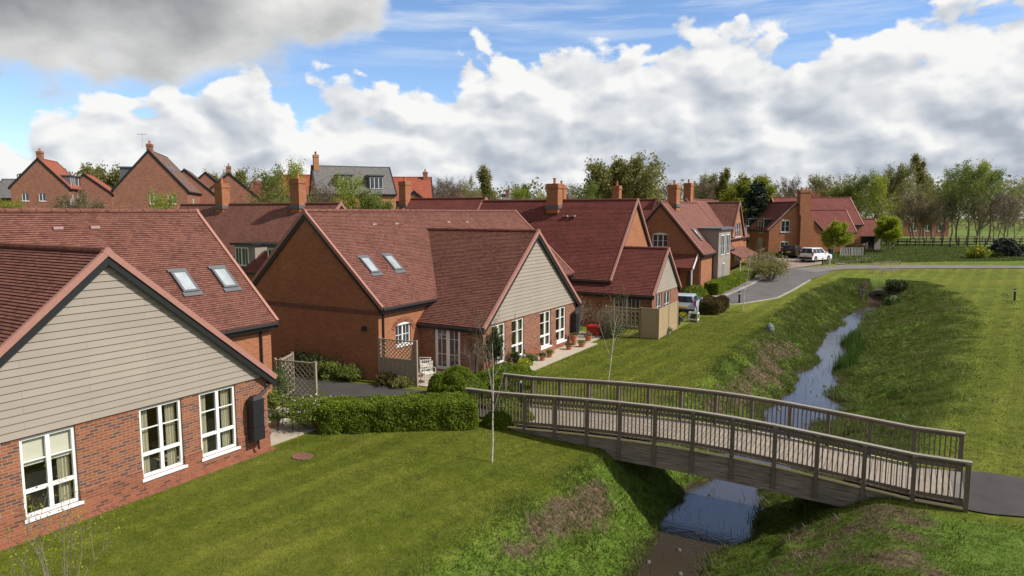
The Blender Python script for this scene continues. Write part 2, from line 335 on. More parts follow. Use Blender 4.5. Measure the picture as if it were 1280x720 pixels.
# ------------------------------------------------------------------ houses
def clip(poly, x0, x1, z0, z1):
    def cl(P, f, g):
        out = []
        for i in range(len(P)):
            a, b = P[i], P[(i+1) % len(P)]; fa, fb = f(a), f(b)
            if fa >= 0: out.append(a)
            if (fa >= 0) != (fb >= 0): k = fa/(fa-fb); out.append((a[0]+(b[0]-a[0])*k, a[1]+(b[1]-a[1])*k))
        return out
    for f in (lambda p: p[0]-x0, lambda p: x1-p[0], lambda p: p[1]-z0, lambda p: z1-p[1]):
        poly = cl(poly, f, None)
        if len(poly) < 3: return []
    return poly
def wall(mb, o, t, n, poly, holes, rev=.1):
    o = Vector(o); t = Vector(t); n = Vector(n); up = Vector((0, 0, 1))
    xs = sorted({min(p[0] for p in poly), max(p[0] for p in poly)} | {h[0] for h in holes} | {h[1] for h in holes})
    zs = sorted({min(p[1] for p in poly), max(p[1] for p in poly)} | {h[2] for h in holes} | {h[3] for h in holes})
    q = lambda a, z, d=0: o+t*a+up*z-n*d
    for i in range(len(xs)-1):
        for j in range(len(zs)-1):
            cx = (xs[i]+xs[i+1])/2; cz = (zs[j]+zs[j+1])/2
            if any(h[0] < cx < h[1] and h[2] < cz < h[3] for h in holes): continue
            c = clip(poly, xs[i], xs[i+1], zs[j], zs[j+1])
            if len(c) >= 3: mb.poly([q(a, z) for a, z in c])
    for a0, a1, z0, z1 in [h[:4] for h in holes]:
        mb.poly([q(a0, z0), q(a0, z1), q(a0, z1, rev), q(a0, z0, rev)]); mb.poly([q(a1, z0), q(a1, z1), q(a1, z1, rev), q(a1, z0, rev)])
        mb.poly([q(a0, z1), q(a1, z1), q(a1, z1, rev), q(a0, z1, rev)]); mb.poly([q(a0, z0), q(a1, z0), q(a1, z0, rev), q(a0, z0, rev)])
def window(root, o, t, n, a0, a1, z0, z1, cols=2, trans=None, bars=None, frame='white_frame', glass='glass_dark', sill=True, rec=.06, hb=(), curtain=0, blind=False, name='window', arch=0, fw=.06):
    o = Vector(o); t = Vector(t); n = Vector(n); up = Vector((0, 0, 1))
    mb = MB()
    def bar(s0, s1, y0, y1, d0=-rec, d1=-rec-.07):
        c = o+t*((s0+s1)/2)+n*((d0+d1)/2)+up*y0; mb.obox(c, t, n, s1-s0, abs(d1-d0), y1-y0)
    bar(a0, a1, z0, z0+fw); bar(a0, a1, z1-fw, z1); bar(a0, a0+fw, z0+fw, z1-fw); bar(a1-fw, a1, z0+fw, z1-fw)
    w = (a1-a0)/cols
    for k in range(1, cols): bar(a0+w*k-fw*.65, a0+w*k+fw*.65, z0+fw, z1-fw, -rec+.004)
    if trans:
        for k in range(cols): bar(a0+w*k+fw*.66, a0+w*(k+1)-fw*.66, trans-fw*.6, trans+fw*.6, -rec-.002)
    for z in hb:
        for k in range(cols): bar(a0+w*k+fw*.66, a0+w*(k+1)-fw*.66, z-.013, z+.013, -rec-.014, -rec-.05)
    if bars:
        nx, nz = bars
        for k in range(cols):
            l, r_ = a0+w*k+fw*.6, a0+w*(k+1)-fw*.6
            for i in range(1, nx): x = l+(r_-l)*i/nx; bar(x-.012, x+.012, z0+fw, z1-fw, -rec-.014, -rec-.05)
            for i in range(1, nz): z = z0+(z1-z0)*i/nz; bar(l, r_, z-.012, z+.012, -rec-.015, -rec-.048)
    if arch:
        k = 8
        for i in range(k):
            s0 = a0+(a1-a0)*i/k; s1 = a0+(a1-a0)*(i+1)/k; h0 = arch*(1-((i/k-.5)*2)**2); h1 = arch*(1-(((i+1)/k-.5)*2)**2)
            p = [o+t*s0+up*z1+n*.012, o+t*s1+up*z1+n*.012, o+t*s1+up*(z1+h1)+n*.012, o+t*s0+up*(z1+h0)+n*.012]; mb.poly(p)
    f = mb.build(name, frame, root)
    g = MB(); q = lambda a, z, d: o+t*a+up*z-n*d
    g.poly([q(a0+fw*.5, z0+fw*.5, rec+.04), q(a1-fw*.5, z0+fw*.5, rec+.04), q(a1-fw*.5, z1-fw*.5, rec+.04), q(a0+fw*.5, z1-fw*.5, rec+.04)]); g.build('pane', glass, f)
    if sill:
        sm = MB(); sm.obox(o+t*((a0+a1)/2)+n*.01+up*(z0-.075), t, n, a1-a0+.1, .14, .073); sm.build('sill', frame, f)
    if curtain:
        cm = MB()
        for side in (0, 1):
            wd = (a1-a0)*.24; s = a0+.06 if side == 0 else a1-.06-wd
            if curtain == 1 and side == 0: continue
            k = 12
            for i in range(k):
                d0 = rec+.17+.03*math.sin(i*2.2+side); d1 = rec+.17+.03*math.sin((i+1)*2.2+side)
                cm.poly([q(s+wd*i/k, z0-.1, d0), q(s+wd*(i+1)/k, z0-.1, d1), q(s+wd*(i+1)/k, z1, d1), q(s+wd*i/k, z1, d0)])
        cm.build('curtain', 'curtain', f)
    if blind:
        bm_ = MB()
        for k in range(cols):
            c = o+t*(a0+w*(k+.5))-n*(rec+.1)+up*(z1-.72); bm_.obox(c, t, n, w*.84, .008, .68)
        bm_.build('blind', 'blind', f)
    return f
def rows(mb, A, B, up, n, length, pitch, lip, s0=0.0):
    """stepped courses: A-B the bottom edge, `up` the slope direction"""
    A = Vector(A); B = Vector(B); up = Vector(up); n = Vector(n); k = max(1, int(round(length/pitch))); p = length/k
    w = (B-A).length; du = random.random()
    for i in range(k):
        a = A+up*p*i; b = B+up*p*i; l = lip*(1+random.uniform(-.15, .15))
        v0 = i*pitch+s0; mb.poly([a+n*l, b+n*l, b+up*p, a+up*p], 0, [(0, v0), (w, v0), (w, v0+pitch), (0, v0+pitch)])
        mb.poly([a, b, b+n*l, a+n*l], 0, [(0, v0), (w, v0), (w, v0+.01), (0, v0+.01)])
def frame_of(side, x0, x1, y0, y1):
    return {'x1': (Vector((x1, 0, 0)), Vector((0, 1, 0)), Vector((1, 0, 0)), y0, y1), 'x0': (Vector((x0, 0, 0)), Vector((0, 1, 0)), Vector((-1, 0, 0)), y0, y1),
            'y0': (Vector((0, y0, 0)), Vector((1, 0, 0)), Vector((0, -1, 0)), x0, x1), 'y1': (Vector((0, y1, 0)), Vector((1, 0, 0)), Vector((0, 1, 0)), x0, x1)}[side]
def block(root, off, x0, x1, y0, y1, e, s, axis, wmat='brick_orange', rmat='roof_tile', ops={}, clad={}, det=2, oh=.3, vo=.15, z0=-.4, skip=(), pitch=.1, trim='verge_clay', ridge=True, course=None, wall_name='wall', gutters=(0, 1), verges=(0, 1), cladm='cladding', hip=0.0, ghost=()):
    """a gabled block. All coordinates are world metres, `off` the thing's base."""
    up = Vector((0, 0, 1)); off = Vector(off); zb = off.z
    W = (x1-x0) if axis == 'y' else (y1-y0); Rg = e+s*W/2
    wb = MB(off); cb = MB(off)
    for side in ('x0', 'x1', 'y0', 'y1'):
        if side in skip: continue
        o, t, n, a, b = frame_of(side, x0, x1, y0, y1); o = o+up*zb
        gable = (axis == 'x' and side[0] == 'x') or (axis == 'y' and side[0] == 'y')
        poly = [(a, z0), (b, z0), (b, e), ((a+b)/2, Rg), (a, e)] if gable else [(a, z0), (b, z0), (b, e), (a, e)]
        wins = ops.get(side, []); holes = [w[:4] for w in wins]
        if side in clad:
            cz = clad[side]; top = clip(poly, a-1, b+1, cz, Rg+1); poly = clip(poly, a-1, b+1, z0-1, cz)
            # boards, cut by the gable
            z = cz
            h = .18 if det == 2 else .25
            while z < Rg-.03:
                zt = min(z+h, Rg); 
                def ext(zz):
                    if zz <= e or not gable: return a, b
                    d = (zz-e)/s; return a+d, b-d
                l0, r0 = ext(z); l1, r1 = ext(zt)
                q = lambda aa, zz, d: o+t*aa+up*zz+n*d
                cb.poly([q(l0, z, .05), q(r0, z, .05), q(r1, zt, .028), q(l1, zt, .028)], 0, [(l0, z), (r0, z), (r1, zt), (l1, zt)])
                cb.poly([q(l0, z, .0), q(r0, z, .0), q(r0, z, .05), q(l0, z, .05)], 0, [(l0, z), (r0, z), (r0, z), (l0, z)])
                z = zt
        wall(wb, o, t, n, poly, holes)
        for w in wins:
            kw = dict(w[4]) if len(w) > 4 else {}
            kind = kw.pop('kind', 'window')
            if kind == 'none': continue
            window(root, o-off, t, n, *w[:4], **kw) if kind != 'x' else None
    wb.build(wall_name, wmat, root)
    if cb.v: cb.build('cladding', cladm, root)
    if course:
        c = MB(off)
        for side, z in course:
            o, t, n, a, b = frame_of(side, x0, x1, y0, y1); o = o+up*zb
            q = lambda aa, zz, d: o+t*aa+up*zz+n*d
            c.obox(q((a+b)/2, z, .004), t, n, b-a+.01, .03, .22)
        c.build('brick_band', 'brick_course', root)
    # roof
    rb = MB(off); VB = []; BB = []; GB = []
    if axis == 'y': l0, l1, c0, c1 = y0, y1, x0, x1; P = lambda l, c, z: Vector((c, l, z+zb))
    else: l0, l1, c0, c1 = x0, x1, y0, y1; P = lambda l, c, z: Vector((l, c, z+zb))
    v0 = vo if 0 in verges else 0; v1 = vo if 1 in verges else 0
    cm = (c0+c1)/2; sl = math.sqrt((W/2+oh)**2+((W/2+oh)*s)**2); th = .12
    for k, (c, sg) in enumerate(((c0, -1), (c1, 1))):
        E0 = P(l0-v0, c+sg*oh, e-s*oh+th); E1 = P(l1+v1, c+sg*oh, e-s*oh+th); T0 = P(l0-v0, cm, Rg+th); T1 = P(l1+v1, cm, Rg+th)
        upv = (T0-E0).normalized(); nv = (P(1, 0, 0)-P(0, 0, 0)).cross(upv); nv = nv if nv.z > 0 else -nv
        if det >= 2 and k not in ghost: rows(rb, E0, E1, upv, nv, (T0-E0).length, pitch, .022)
        else: rb.poly([E0, E1, T1, T0], 0, [(0, 0), ((E1-E0).length, 0), ((E1-E0).length, (T0-E0).length), (0, (T0-E0).length)])
        dn = Vector((0, 0, -.14)); rb.poly([E0+dn, E1+dn, T1+dn, T0+dn]); rb.poly([E0, E1, E1+dn, E0+dn])
        for vi, (X0, X1, dr) in enumerate(((E0, T0, -1), (E1, T1, 1))):
            if vi not in verges: continue
            lv = (P(1, 0, 0)-P(0, 0, 0))*dr
            if det >= 1:
                a = X0-lv*.06+nv*.035; b_ = X1-lv*.06+nv*.035
                vb = MB(off); vb.beam(a+lv*(.03+.004*k)-nv*.05, b_+lv*(.03+.004*k)-nv*.05+upv*.09, .12 if det == 2 else .15, .15, up=nv); VB.append(vb)
                dd = .15 if det == 2 else .17
                bb = MB(off); bb.beam(X0-lv*(.02+.004*k)-up*.235, X1-lv*(.02+.004*k)-up*.235+upv*.05, .035, dd, up=up); BB.append(bb)
        if det >= 1 and k in gutters:
            g0 = P(l0-v0*.6, c+sg*(oh+.04), e-s*oh+th-.1); g1 = P(l1+v1*.6, c+sg*(oh+.04), e-s*oh+th-.1)
            gb = MB(off); GB.append(gb); gb.tube([g0, g1], .065, 6); gb.beam(g0-Vector((0, 0, .07))-(P(0, 1, 0)-P(0, 0, 0))*sg*.08, g1-Vector((0, 0, .07))-(P(0, 1, 0)-P(0, 0, 0))*sg*.08, .03, .2)
    rf = rb.build('roof', rmat, root)
    if ridge and det >= 1:
        rd = MB(off); a = P(l0-v0, cm, Rg+th); b_ = P(l1+v1, cm, Rg+th); k = max(1, int((b_-a).length/.45))
        for i in range(k):
            rd.tube([a.lerp(b_, i/k), a.lerp(b_, (i+.97)/k)], [.105, .098], 8)
        rd.build('ridge_tiles', rmat, rf)
    for q in VB: q.build('verge', trim, rf)
    for q in BB: q.build('bargeboard', 'black_plastic', root)
    for q in GB: q.build('gutter', 'black_plastic', root)
    return rf
def chimney(root, off, x, y, z0, z1, w=.55, d=.9, pots=2, mat='brick_orange', parent=None):
    m = MB(off); m.box(x-w/2, y-d/2, z0, x+w/2, y+d/2, z1-.35); m.box(x-w/2-.05, y-d/2-.05, z1-.35, x+w/2+.05, y+d/2+.05, z1-.22); m.box(x-w/2-.02, y-d/2-.02, z1-.22, x+w/2+.02, y+d/2+.02, z1)
    c = m.build('chimney', mat, root)
    p = MB(off)
    for k in range(pots):
        yy = y+(k-(pots-1)/2)*.38; p.lathe((x, yy, z1), [(.12, 0), (.13, .03), (.10, .06), (.10, .34), (.13, .37), (.13, .42)], 10)
    p.build('chimney_pot', 'pot_terra', c)
    f = MB(off); f.box(x-w/2-.09, y-d/2-.09, z0+.35, x+w/2+.09, y+d/2+.09, z0+.6); f.build('flashing', 'lead', c)
    return c
def skylight(root, off, c, t, up, n, w, h, z=0):
    c = Vector(c); t = Vector(t); up = Vector(up); n = Vector(n); m = MB(off)
    for a, b in ((-1, 0), (1, 0)): m.beam(c+t*a*(w/2-.04)-up*h/2, c+t*a*(w/2-.04)+up*h/2, .09, .11, up=n)
    for a in (-1, 1): m.beam(c+up*a*(h/2-.04)-t*(w/2-.085), c+up*a*(h/2-.04)+t*(w/2-.085), .09, .12, up=n)
    m.beam(c+up*(h/2+.06)-t*(w/2+.05), c+up*(h/2+.06)+t*(w/2+.05), .14, .05, up=n); m.beam(c-up*(h/2+.08)-t*(w/2+.06), c-up*(h/2+.08)+t*(w/2+.06), .2, .03, up=n)
    s = m.build('roof_window', 'lead', root)
    g = MB(off); a = t*(w/2-.07); b = up*(h/2-.07); g.poly([c-a-b+n*.045, c+a-b+n*.045, c+a+b+n*.045, c-a+b+n*.045]); g.build('pane', 'glass_roof_cloud_tint', s)
def dormer(root, off, side, a0, a1, depth, fx, z0, z1, mat='cladding', cols=2, roofm='lead', **kw):
    """flat roofed dormer: face plane at coordinate fx on `side`, from a0 to a1"""
    o, t, n, _, _ = frame_of(side, fx, fx, fx, fx); off = Vector(off); up = Vector((0, 0, 1)); o = o+up*off.z
    m = MB(off); q = lambda a, z, d: o+t*a+up*z-n*d
    wall(m, o, t, n, [(a0, z0), (a1, z0), (a1, z1), (a0, z1)], [])
    for a in (a0, a1): m.poly([q(a, z0, 0), q(a, z1, 0), q(a, z1, depth), q(a, z0, depth)])
    d = m.build('dormer', mat, root)
    r = MB(off); r.obox(q((a0+a1)/2, z1, depth/2-.12), t, n, a1-a0+.3, depth+.3, .16); r.build('dormer_roof', roofm, d)
    wn = kw.pop('wins', [(a0+.15, a1-.15, z0+.2, z1-.12)])
    for w in wn: window(root, o-off+n*.075, t, n, *w, cols=cols, sill=kw.get('sill', False), rec=0, bars=kw.get('bars'))
UPF = lambda s: Vector((-1, 0, s)).normalized()
# ---------------- house one (front left)
def downpipe(root, off, pts, r=.04): m = MB(off); m.tube(pts, r, 8); return m.build('downpipe', 'black_plastic', root)
W4 = dict(trans=None, bars=None, cols=2, glass='glass_clear', curtain=2)
def wing_windows(yy, zb, zt, tr): return [(y, y+1.22, zb, zt, dict(cols=2, trans=tr, hb=(tr+(zt-tr)*.54,), glass='glass_clear', curtain=2, rec=.05, fw=.075)) for y in yy]
def interior(root, off, x0, x1, y0, y1, z1):
    m = MB(off); m.poly([(x0, y0, .02), (x1, y0, .02), (x1, y1, .02), (x0, y1, .02)], 1); m.poly([(x0, y0, z1), (x1, y0, z1), (x1, y1, z1), (x0, y1, z1)])
    m.poly([(x0, y0, 0), (x0, y1, 0), (x0, y1, z1), (x0, y0, z1)])
    for y in (y0, y1, (y0+y1)/2+.1): m.poly([(x0, y, 0), (x1, y, 0), (x1, y, z1), (x0, y, z1)])
    fr = MB(off)
    for k, y in enumerate(np.arange(y0+.9, y1-1, 2.3)):
        m.box(x1-1.5, y, .02, x1-.8, y+.8, .45, 2); m.box(x1-1.5, y, .45, x1-1.3, y+.8, .95, 2); m.lathe((x1-1.1, y+1.2, .02), [(.2, 0), (.03, .04), (.03, .7), (.35, .72), (.35, .75)], 12, 3)
        m.box(x0+.02, y, .9, x0+.06, y+.9, 1.6, 4)
    m.build('room', ['cream_wall', 'carpet', 'cushion', 'fence_pink', 'pot_dark'], root)
o1 = (-17.4, 9.6, 0)
h1 = thing('brick_bungalow', o1, 'nearest bungalow, red tiled roofs and wide beige clad gable over three white windows', 'house', 'red roofed brick bungalows')
w1 = wing_windows((7.38, 10.2, 11.97), .40, 2.32, 1.02)
w1[0][4]['blind'] = True; w1[0][4]['curtain'] = 1
w1.insert(0, (5.55, 6.77, .40, 2.32, dict(w1[1][4])))
block(h1, o1, -24.0, -17.4, 4.75, 14.35, 2.36, .845, 'x', 'brick_stock', 'roof_tile', ops={'x1': w1}, clad={'x1': 2.36}, skip=('x0',), oh=.22, vo=.2, ghost=())
interior(h1, o1, -21.4, -17.55, 4.9, 14.2, 2.45)
pl = MB(o1)
for a, b, z in ((4.72, 5.55, .68), (6.77, 7.38, .68), (8.6, 10.2, .68), (11.42, 11.97, .68), (13.19, 14.38, .68), (5.55, 6.77, .3), (7.38, 8.6, .3), (10.2, 11.42, .3), (11.97, 13.19, .3)):
    pl.hexa([(-17.398, a, -.3), (-17.34, a, -.3), (-17.34, b, -.3), (-17.398, b, -.3)], [(-17.398, a, z), (-17.36 if z > .5 else -17.34, a, z-.03), (-17.36 if z > .5 else -17.34, b, z-.03), (-17.398, b, z)])
pl.build('plinth', 'brick_red', h1)
block(h1, o1, -29.1, -20.75, -6, 17.4, 3.58, .915, 'y', 'brick_orange', 'roof_tile', ops={}, oh=.3, vo=.1, wall_name='wall', course=[('x1', 3.0), ('y1', 3.0)], ghost=(0,))
nrm = Vector((.915, 0, 1)).normalized(); upv = Vector((-1, 0, .915)).normalized()
def onroof(x, y, x0=-24.92, zr=7.42+.12, s=.915): return Vector((x, y, zr-(x-x0)*s))
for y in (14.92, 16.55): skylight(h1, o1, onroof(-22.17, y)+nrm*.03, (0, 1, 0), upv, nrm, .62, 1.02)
for px, py in ((72, 286), (118, 285)):
    v = MB(o1); r = ray(px, py); t = (7.54-24.92*.915-CH)/(r[2]+r[0]*.915); p = Vector((r[0]*t, r[1]*t, CH+r[2]*t)); v.obox(p+nrm*.0-Vector((0, 0, .02)), (0, 1, 0), (1, 0, 0), .30, .14, .09); v.build('roof_vent', 'vent_grey', h1)
downpipe(h1, o1, [(-20.62, 16.9, 3.2), (-20.68, 16.9, 3.0), (-20.68, 16.9, 0)])
downpipe(h1, o1, [(-17.3, 14.42, 2.2), (-17.28, 14.3, 2.0), (-17.2, 13.75, 1.75), (-17.2, 13.7, 1.62)], .05)
v = MB(o1); v.obox((-20.72, 15.9, 2.2), (0, 1, 0), (1, 0, 0), .14, .08, .14); v.lathe((-20.68, 15.9, 1.7), [(.05, 0), (.06, .1), (.04, .14)], 8); v.build('wall_light', 'black_plastic', h1)
def water_butt(x, y, label, h=1.4):
    t = thing('water_butt', (x, y, .35), label, 'water butt', 'slim black water butts')
    m = MB((x, y, .35)); 
    for a, b, s in ((.35, .8, 1.0), (.8, 1.25, .97), (1.25, .35+h, 1.0)): m.box(x, y-.2*s, a, x+.3*s, y+.2*s, b-.012)
    m.box(x-.0, y-.18, .35, x+.27, y+.18, .35+h-.02); m.hexa([(x, y-.2, .338+h), (x+.3, y-.2, .338+h), (x+.3, y+.2, .338+h), (x, y+.2, .338+h)], [(x+.05, y-.1, .45+h), (x+.2, y-.1, .45+h), (x+.2, y+.1, .45+h), (x+.05, y+.1, .45+h)])
    m.build('tank', 'black_plastic', t); p = MB((x, y, .35)); p.tube([(x+.15, y+.05, .35), (x+.15, y+.05, .1), (x+.12, y+.1, -.02)], .035, 8); p.build('outlet_pipe', 'black_plastic', t)
    t.location.z += .15; t.scale.z = .92
    return t
water_butt(-17.33, 13.72, 'slim black water butt on the corner of the nearest bungalow, right of its third window')
# ---------------- house two
o2 = (-16.5, 30.6, 0)
h2 = thing('brick_bungalow', o2, 'bungalow with brown brick gable end, French doors and beige clad gable over four windows', 'house', 'red roofed brick bungalows')
block(h2, o2, -23.6, -16.5, 25.65, 35.55, 2.36, .82, 'x', 'brick_stock', 'roof_tile', ops={'x1': wing_windows((26.38, 28.2, 31.15, 32.98), .38, 2.28, .98),
      'y0': [(-19.24, -17.77, .1, 2.32, dict(cols=2, bars=(2, 3), glass='glass_dark', name='french_doors', sill=False, fw=.15))]}, clad={'x1': 2.36}, skip=('x0',), oh=.22, vo=.2)
interior(h2, o2, -20.05, -16.65, 25.8, 35.4, 2.45)
pl = MB(o2)
for a, b, z in ((25.62, 26.38, .66), (27.6, 28.2, .66), (29.42, 31.15, .66), (32.37, 32.98, .66), (34.2, 35.58, .66), (26.38, 27.6, .28), (28.2, 29.42, .28), (31.15, 32.37, .28), (32.98, 34.2, .28)):
    pl.box(-16.498, a, -.3, -16.44, b, z)
pl.build('plinth', 'brick_red', h2)
block(h2, o2, -28.7, -20.1, 22.72, 42.2, 3.49, .915, 'y', 'brick_orange', 'roof_tile', ops={'x1': [(23.87, 24.95, 1.38, 2.33, dict(cols=2, bars=(2, 2), arch=.1, glass='glass_dark'))]},
      oh=.3, vo=.1, course=[('x1', 2.95), ('y0', 2.95)], ghost=(0,))
m = MB(o2); 
for i in range(11):
    a = math.pi*(.18+.64*i/10); b_ = math.pi*(.18+.64*(i+.9)/10); rr = .78; c = Vector((-20.09, 24.41, 1.72))
    q = lambda an, r: c+Vector((0, -math.cos(an)*r, math.sin(an)*r)); m.hexa([q(a, rr), q(b_, rr), q(b_, rr+.2), q(a, rr+.2)], [p+Vector((.02, 0, 0)) for p in (q(a, rr), q(b_, rr), q(b_, rr+.2), q(a, rr+.2))])
m.build('window_arch', 'brick_red', h2)
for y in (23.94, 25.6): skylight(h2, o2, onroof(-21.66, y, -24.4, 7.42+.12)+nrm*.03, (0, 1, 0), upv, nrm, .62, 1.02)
for px, py in ((467, 281), (495, 280), (560, 278), (583, 278)):
    v = MB(o2); r = ray(px, py); t = (7.54-24.4*.915-CH)/(r[2]+r[0]*.915); p = Vector((r[0]*t, r[1]*t, CH+r[2]*t)); v.obox(p-Vector((0, 0, .02)), (0, 1, 0), (1, 0, 0), .30, .14, .09); v.build('roof_vent', 'vent_grey', h2)
downpipe(h2, o2, [(-19.95, 22.98, 3.2), (-20.04, 22.98, 3.0), (-20.04, 22.98, 0)])
downpipe(h2, o2, [(-16.4, 35.62, 2.2), (-16.35, 35.5, 2.0), (-16.3, 35.05, 1.85)], .05)
v = MB(o2); v.lathe((-20.9, 22.66, 2.2), [(.0, 0), (.13, .02), (.13, .2), (.0, .22)], 10); v.build('wall_vent', 'black_plastic', h2)
for x in (-17.1,):
    v = MB(o2); v.obox((x, 25.6, 1.95), (1, 0, 0), (0, -1, 0), .1, .1, .2); v.build('wall_light', 'black_plastic', h2)
water_butt(-16.43, 35.0, 'slim black water butt on the second bungalow, right of its fourth window')
# ---------------- house three (tall gable behind the fence)
o3 = (-17.1, 46.8, 0)
h3 = thing('brick_house', o3, 'two-storey house with orange brick gable, dark red roof and small beige clad wing', 'house', 'two storey brick houses')
block(h3, o3, -30.0, -17.1, 42.22, 51.4, 3.2, 1.1, 'x', 'brick_orange', 'roof_maroon', ops={'x1': [(43.65, 44.95, 3.45, 4.75, dict(cols=2, bars=(1, 2), arch=.08)), (43.2, 44.3, .9, 2.2, dict(cols=2, bars=(1, 2), arch=.08))]}, skip=('x0',), oh=.3, vo=.15, pitch=.12)
block(h3, o3, -21, -14.0, 41.6, 47.2, 2.3, .95, 'x', 'brick_stock', 'roof_maroon', ops={'x1': [(42.35, 43.5, .5, 2.2, dict(cols=2, bars=(1, 2))), (44.0, 45.4, .5, 2.2, dict(cols=2, bars=(1, 2)))],
      'y0': [(-16.6, -14.8, .1, 2.15, dict(cols=2, bars=(3, 2), sill=False, name='french_doors'))]}, clad={'x1': 2.3}, skip=('x0',), oh=.2, vo=.15, pitch=.12)
chimney(h3, o3, -23.3, 46.2, 7.4, 9.6, .95, .8, 1)
m = MB(o3); p = (-19.6, 45.0); 
for px in (710, 719):
    r = ray(px, 263); t = 46/r[1]; v = MB(o3); v.obox((r[0]*t, 45.6, 7.15), (1, 0, 0), (0, 1, 0), .34, .2, .12); v.build('roof_vent', 'vent_grey', h3)
downpipe(h3, o3, [(-17.3, 41.95, 2.9), (-17.3, 42.16, 2.7), (-17.3, 42.16, 0)])
# ---------------- house four
o4 = (-15.95, 66, .35)
h4 = thing('brick_house', o4, 'brick house with taupe full-height bay, arched upper window and dark red front door', 'house', 'two storey brick houses')
block(h4, o4, -23.2, -15.95, 60, 71.8, 3.75, 1.16, 'y', 'brick_orange', 'roof_tile', ops={'y0': [(-20.3, -18.85, 4.0, 5.15, dict(cols=3, bars=(1, 2), arch=.14))],
      'x1': [(70.0, 71.2, .3, 2.2, dict(cols=2, bars=(1, 2), sill=False))]}, det=1, oh=.35, vo=.15)
dormer(h4, o4, 'x1', 64.4, 69.1, 5.0, -15.42, -.3, 5.5, 'cladding_grey', wins=[(65.0, 66.4, 3.1, 5.0), (67.2, 68.6, 3.1, 5.0), (66.0, 66.8, .5, 2.3)])
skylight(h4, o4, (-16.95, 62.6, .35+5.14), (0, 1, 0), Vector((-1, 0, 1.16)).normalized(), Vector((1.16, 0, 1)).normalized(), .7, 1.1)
chimney(h4, o4, -19.2, 62.6, 7.6, 10.0, .8, 1.1, 1)
pb = MB(o4); pb.hexa([(-19.3, 58.6, 2.55), (-16.1, 58.6, 2.55), (-16.1, 60, 3.65), (-19.3, 60, 3.65)], [(-19.3, 58.6, 2.68), (-16.1, 58.6, 2.68), (-16.1, 60, 3.8), (-19.3, 60, 3.8)]); pb.build('porch_roof', 'roof_maroon', h4)
pb = MB(o4); pb.tube([(-16.3, 58.75, .2), (-16.3, 58.75, 2.6)], .07, 8); pb.tube([(-19.1, 58.75, .2), (-19.1, 58.75, 2.6)], .07, 8); pb.beam((-16.12, 58.5, 2.6), (-16.12, 60, 3.78), .06, .2); pb.build('porch_post', 'white_frame', h4)
d = MB(o4); d.box(-18.9, 59.9, .3, -17.7, 59.98, 2.4); dd = d.build('door', 'door_red', h4); d = MB(o4); d.box(-17.0, 59.9, 1.0, -16.6, 59.97, 2.3); d.build('side_light', 'glass_dark', dd)
downpipe(h4, o4, [(-15.75, 60.1, 3.7), (-15.9, 60.1, 3.4), (-15.9, 60.1, .3)])
downpipe(h4, o4, [(-15.75, 64.3, 3.7), (-15.88, 64.3, 3.4), (-15.88, 64.3, .3)])
# ---------------- house five beyond
o5 = (-17.6, 80, 1.0)
h5 = thing('brick_house', o5, 'far brick house with a dark inner valley roof, dormers and a sloping porch roof', 'house', 'two storey brick houses')
block(h5, o5, -25.6, -18.0, 75.5, 89.5, 3.7, 1.08, 'y', 'brick_orange', 'roof_tile', ops={'x1': [(76.3, 77.3, 1, 2.4, dict(cols=2))]}, det=1, oh=.35)
block(h5, o5, -23, -17.8, 80.5, 86.5, 3.9, 1.2, 'x', 'brick_orange', 'roof_tile', ops={'x1': [(82.0, 85.0, 3.6, 5.2, dict(cols=3, bars=(1, 2))), (82.0, 85.0, .9, 2.3, dict(cols=3))]}, skip=('x0',), det=1, oh=.3)
dormer(h5, o5, 'x1', 77.2, 79.8, 3.5, -17.9, 3.1, 4.7, 'white_frame', cols=3)
dormer(h5, o5, 'x1', 87.2, 88.8, 3.0, -17.9, 3.1, 4.7, 'white_frame', cols=2)
pb = MB(o5); pb.hexa([(-18.0, 77.0, 3.35), (-15.9, 77.0, 2.35), (-15.9, 86.5, 2.35), (-18.0, 86.5, 3.35)], [(-18.0, 77.0, 3.5), (-15.9, 77.0, 2.5), (-15.9, 86.5, 2.5), (-18.0, 86.5, 3.5)]); pb.build('porch_roof', 'roof_tile', h5)
for y in (77.3, 82, 86.2): pb = MB(o5); pb.tube([(-16.1, y, .9), (-16.1, y, 2.4)], .08, 6); pb.build('porch_post', 'white_frame', h5)
chimney(h5, o5, -21.8, 76.4, 8.0, 10.7, .8, 1.1, 1)
# ---------------- far corner house with wide chimney breast (turned)
def rblock(root, x0, x1, y0, y1, e, s, axis, **kw): return block(root, (0, 0, 0), x0, x1, y0, y1, e, s, axis, **kw)
p = far(998, 91); o6 = (p[0], p[1], 1.75)
h6 = thing('brick_house', o6, 'orange brick corner house with a broad chimney up its gable, behind the parked cars', 'house', 'two storey brick houses', rz=R(34))
rblock(h6, -3.9, 3.3, 0, 12, 3.55, .95, 'y', wmat='brick_orange', rmat='roof_maroon', ops={'y0': [(-2.3, -1.1, 3.1, 4.6, dict(cols=2, bars=(1, 2), arch=.12)), (-2.3, -1.1, .3, 1.75, dict(cols=2, bars=(1, 2), arch=.12))]}, det=1, oh=.3)
m = MB(); m.hexa([(.1, -.6, -.3), (1.9, -.6, -.3), (1.9, 0, -.3), (.1, 0, -.3)], [(.1, -.6, 5.1), (1.9, -.6, 5.1), (1.9, 0, 5.1), (.1, 0, 5.1)]); m.hexa([(.1, -.6, 5.1), (1.9, -.6, 5.1), (1.9, .2, 5.1), (.1, .2, 5.1)], [(-.1, -.6, 5.6), (1.3, -.6, 5.6), (1.3, .2, 5.6), (-.1, .2, 5.6)])
m.box(-.1, -.6, 5.6, 1.3, .35, 8.3); m.box(-.16, -.66, 8.3, 1.36, .41, 8.6); c = m.build('chimney', 'brick_orange', h6)
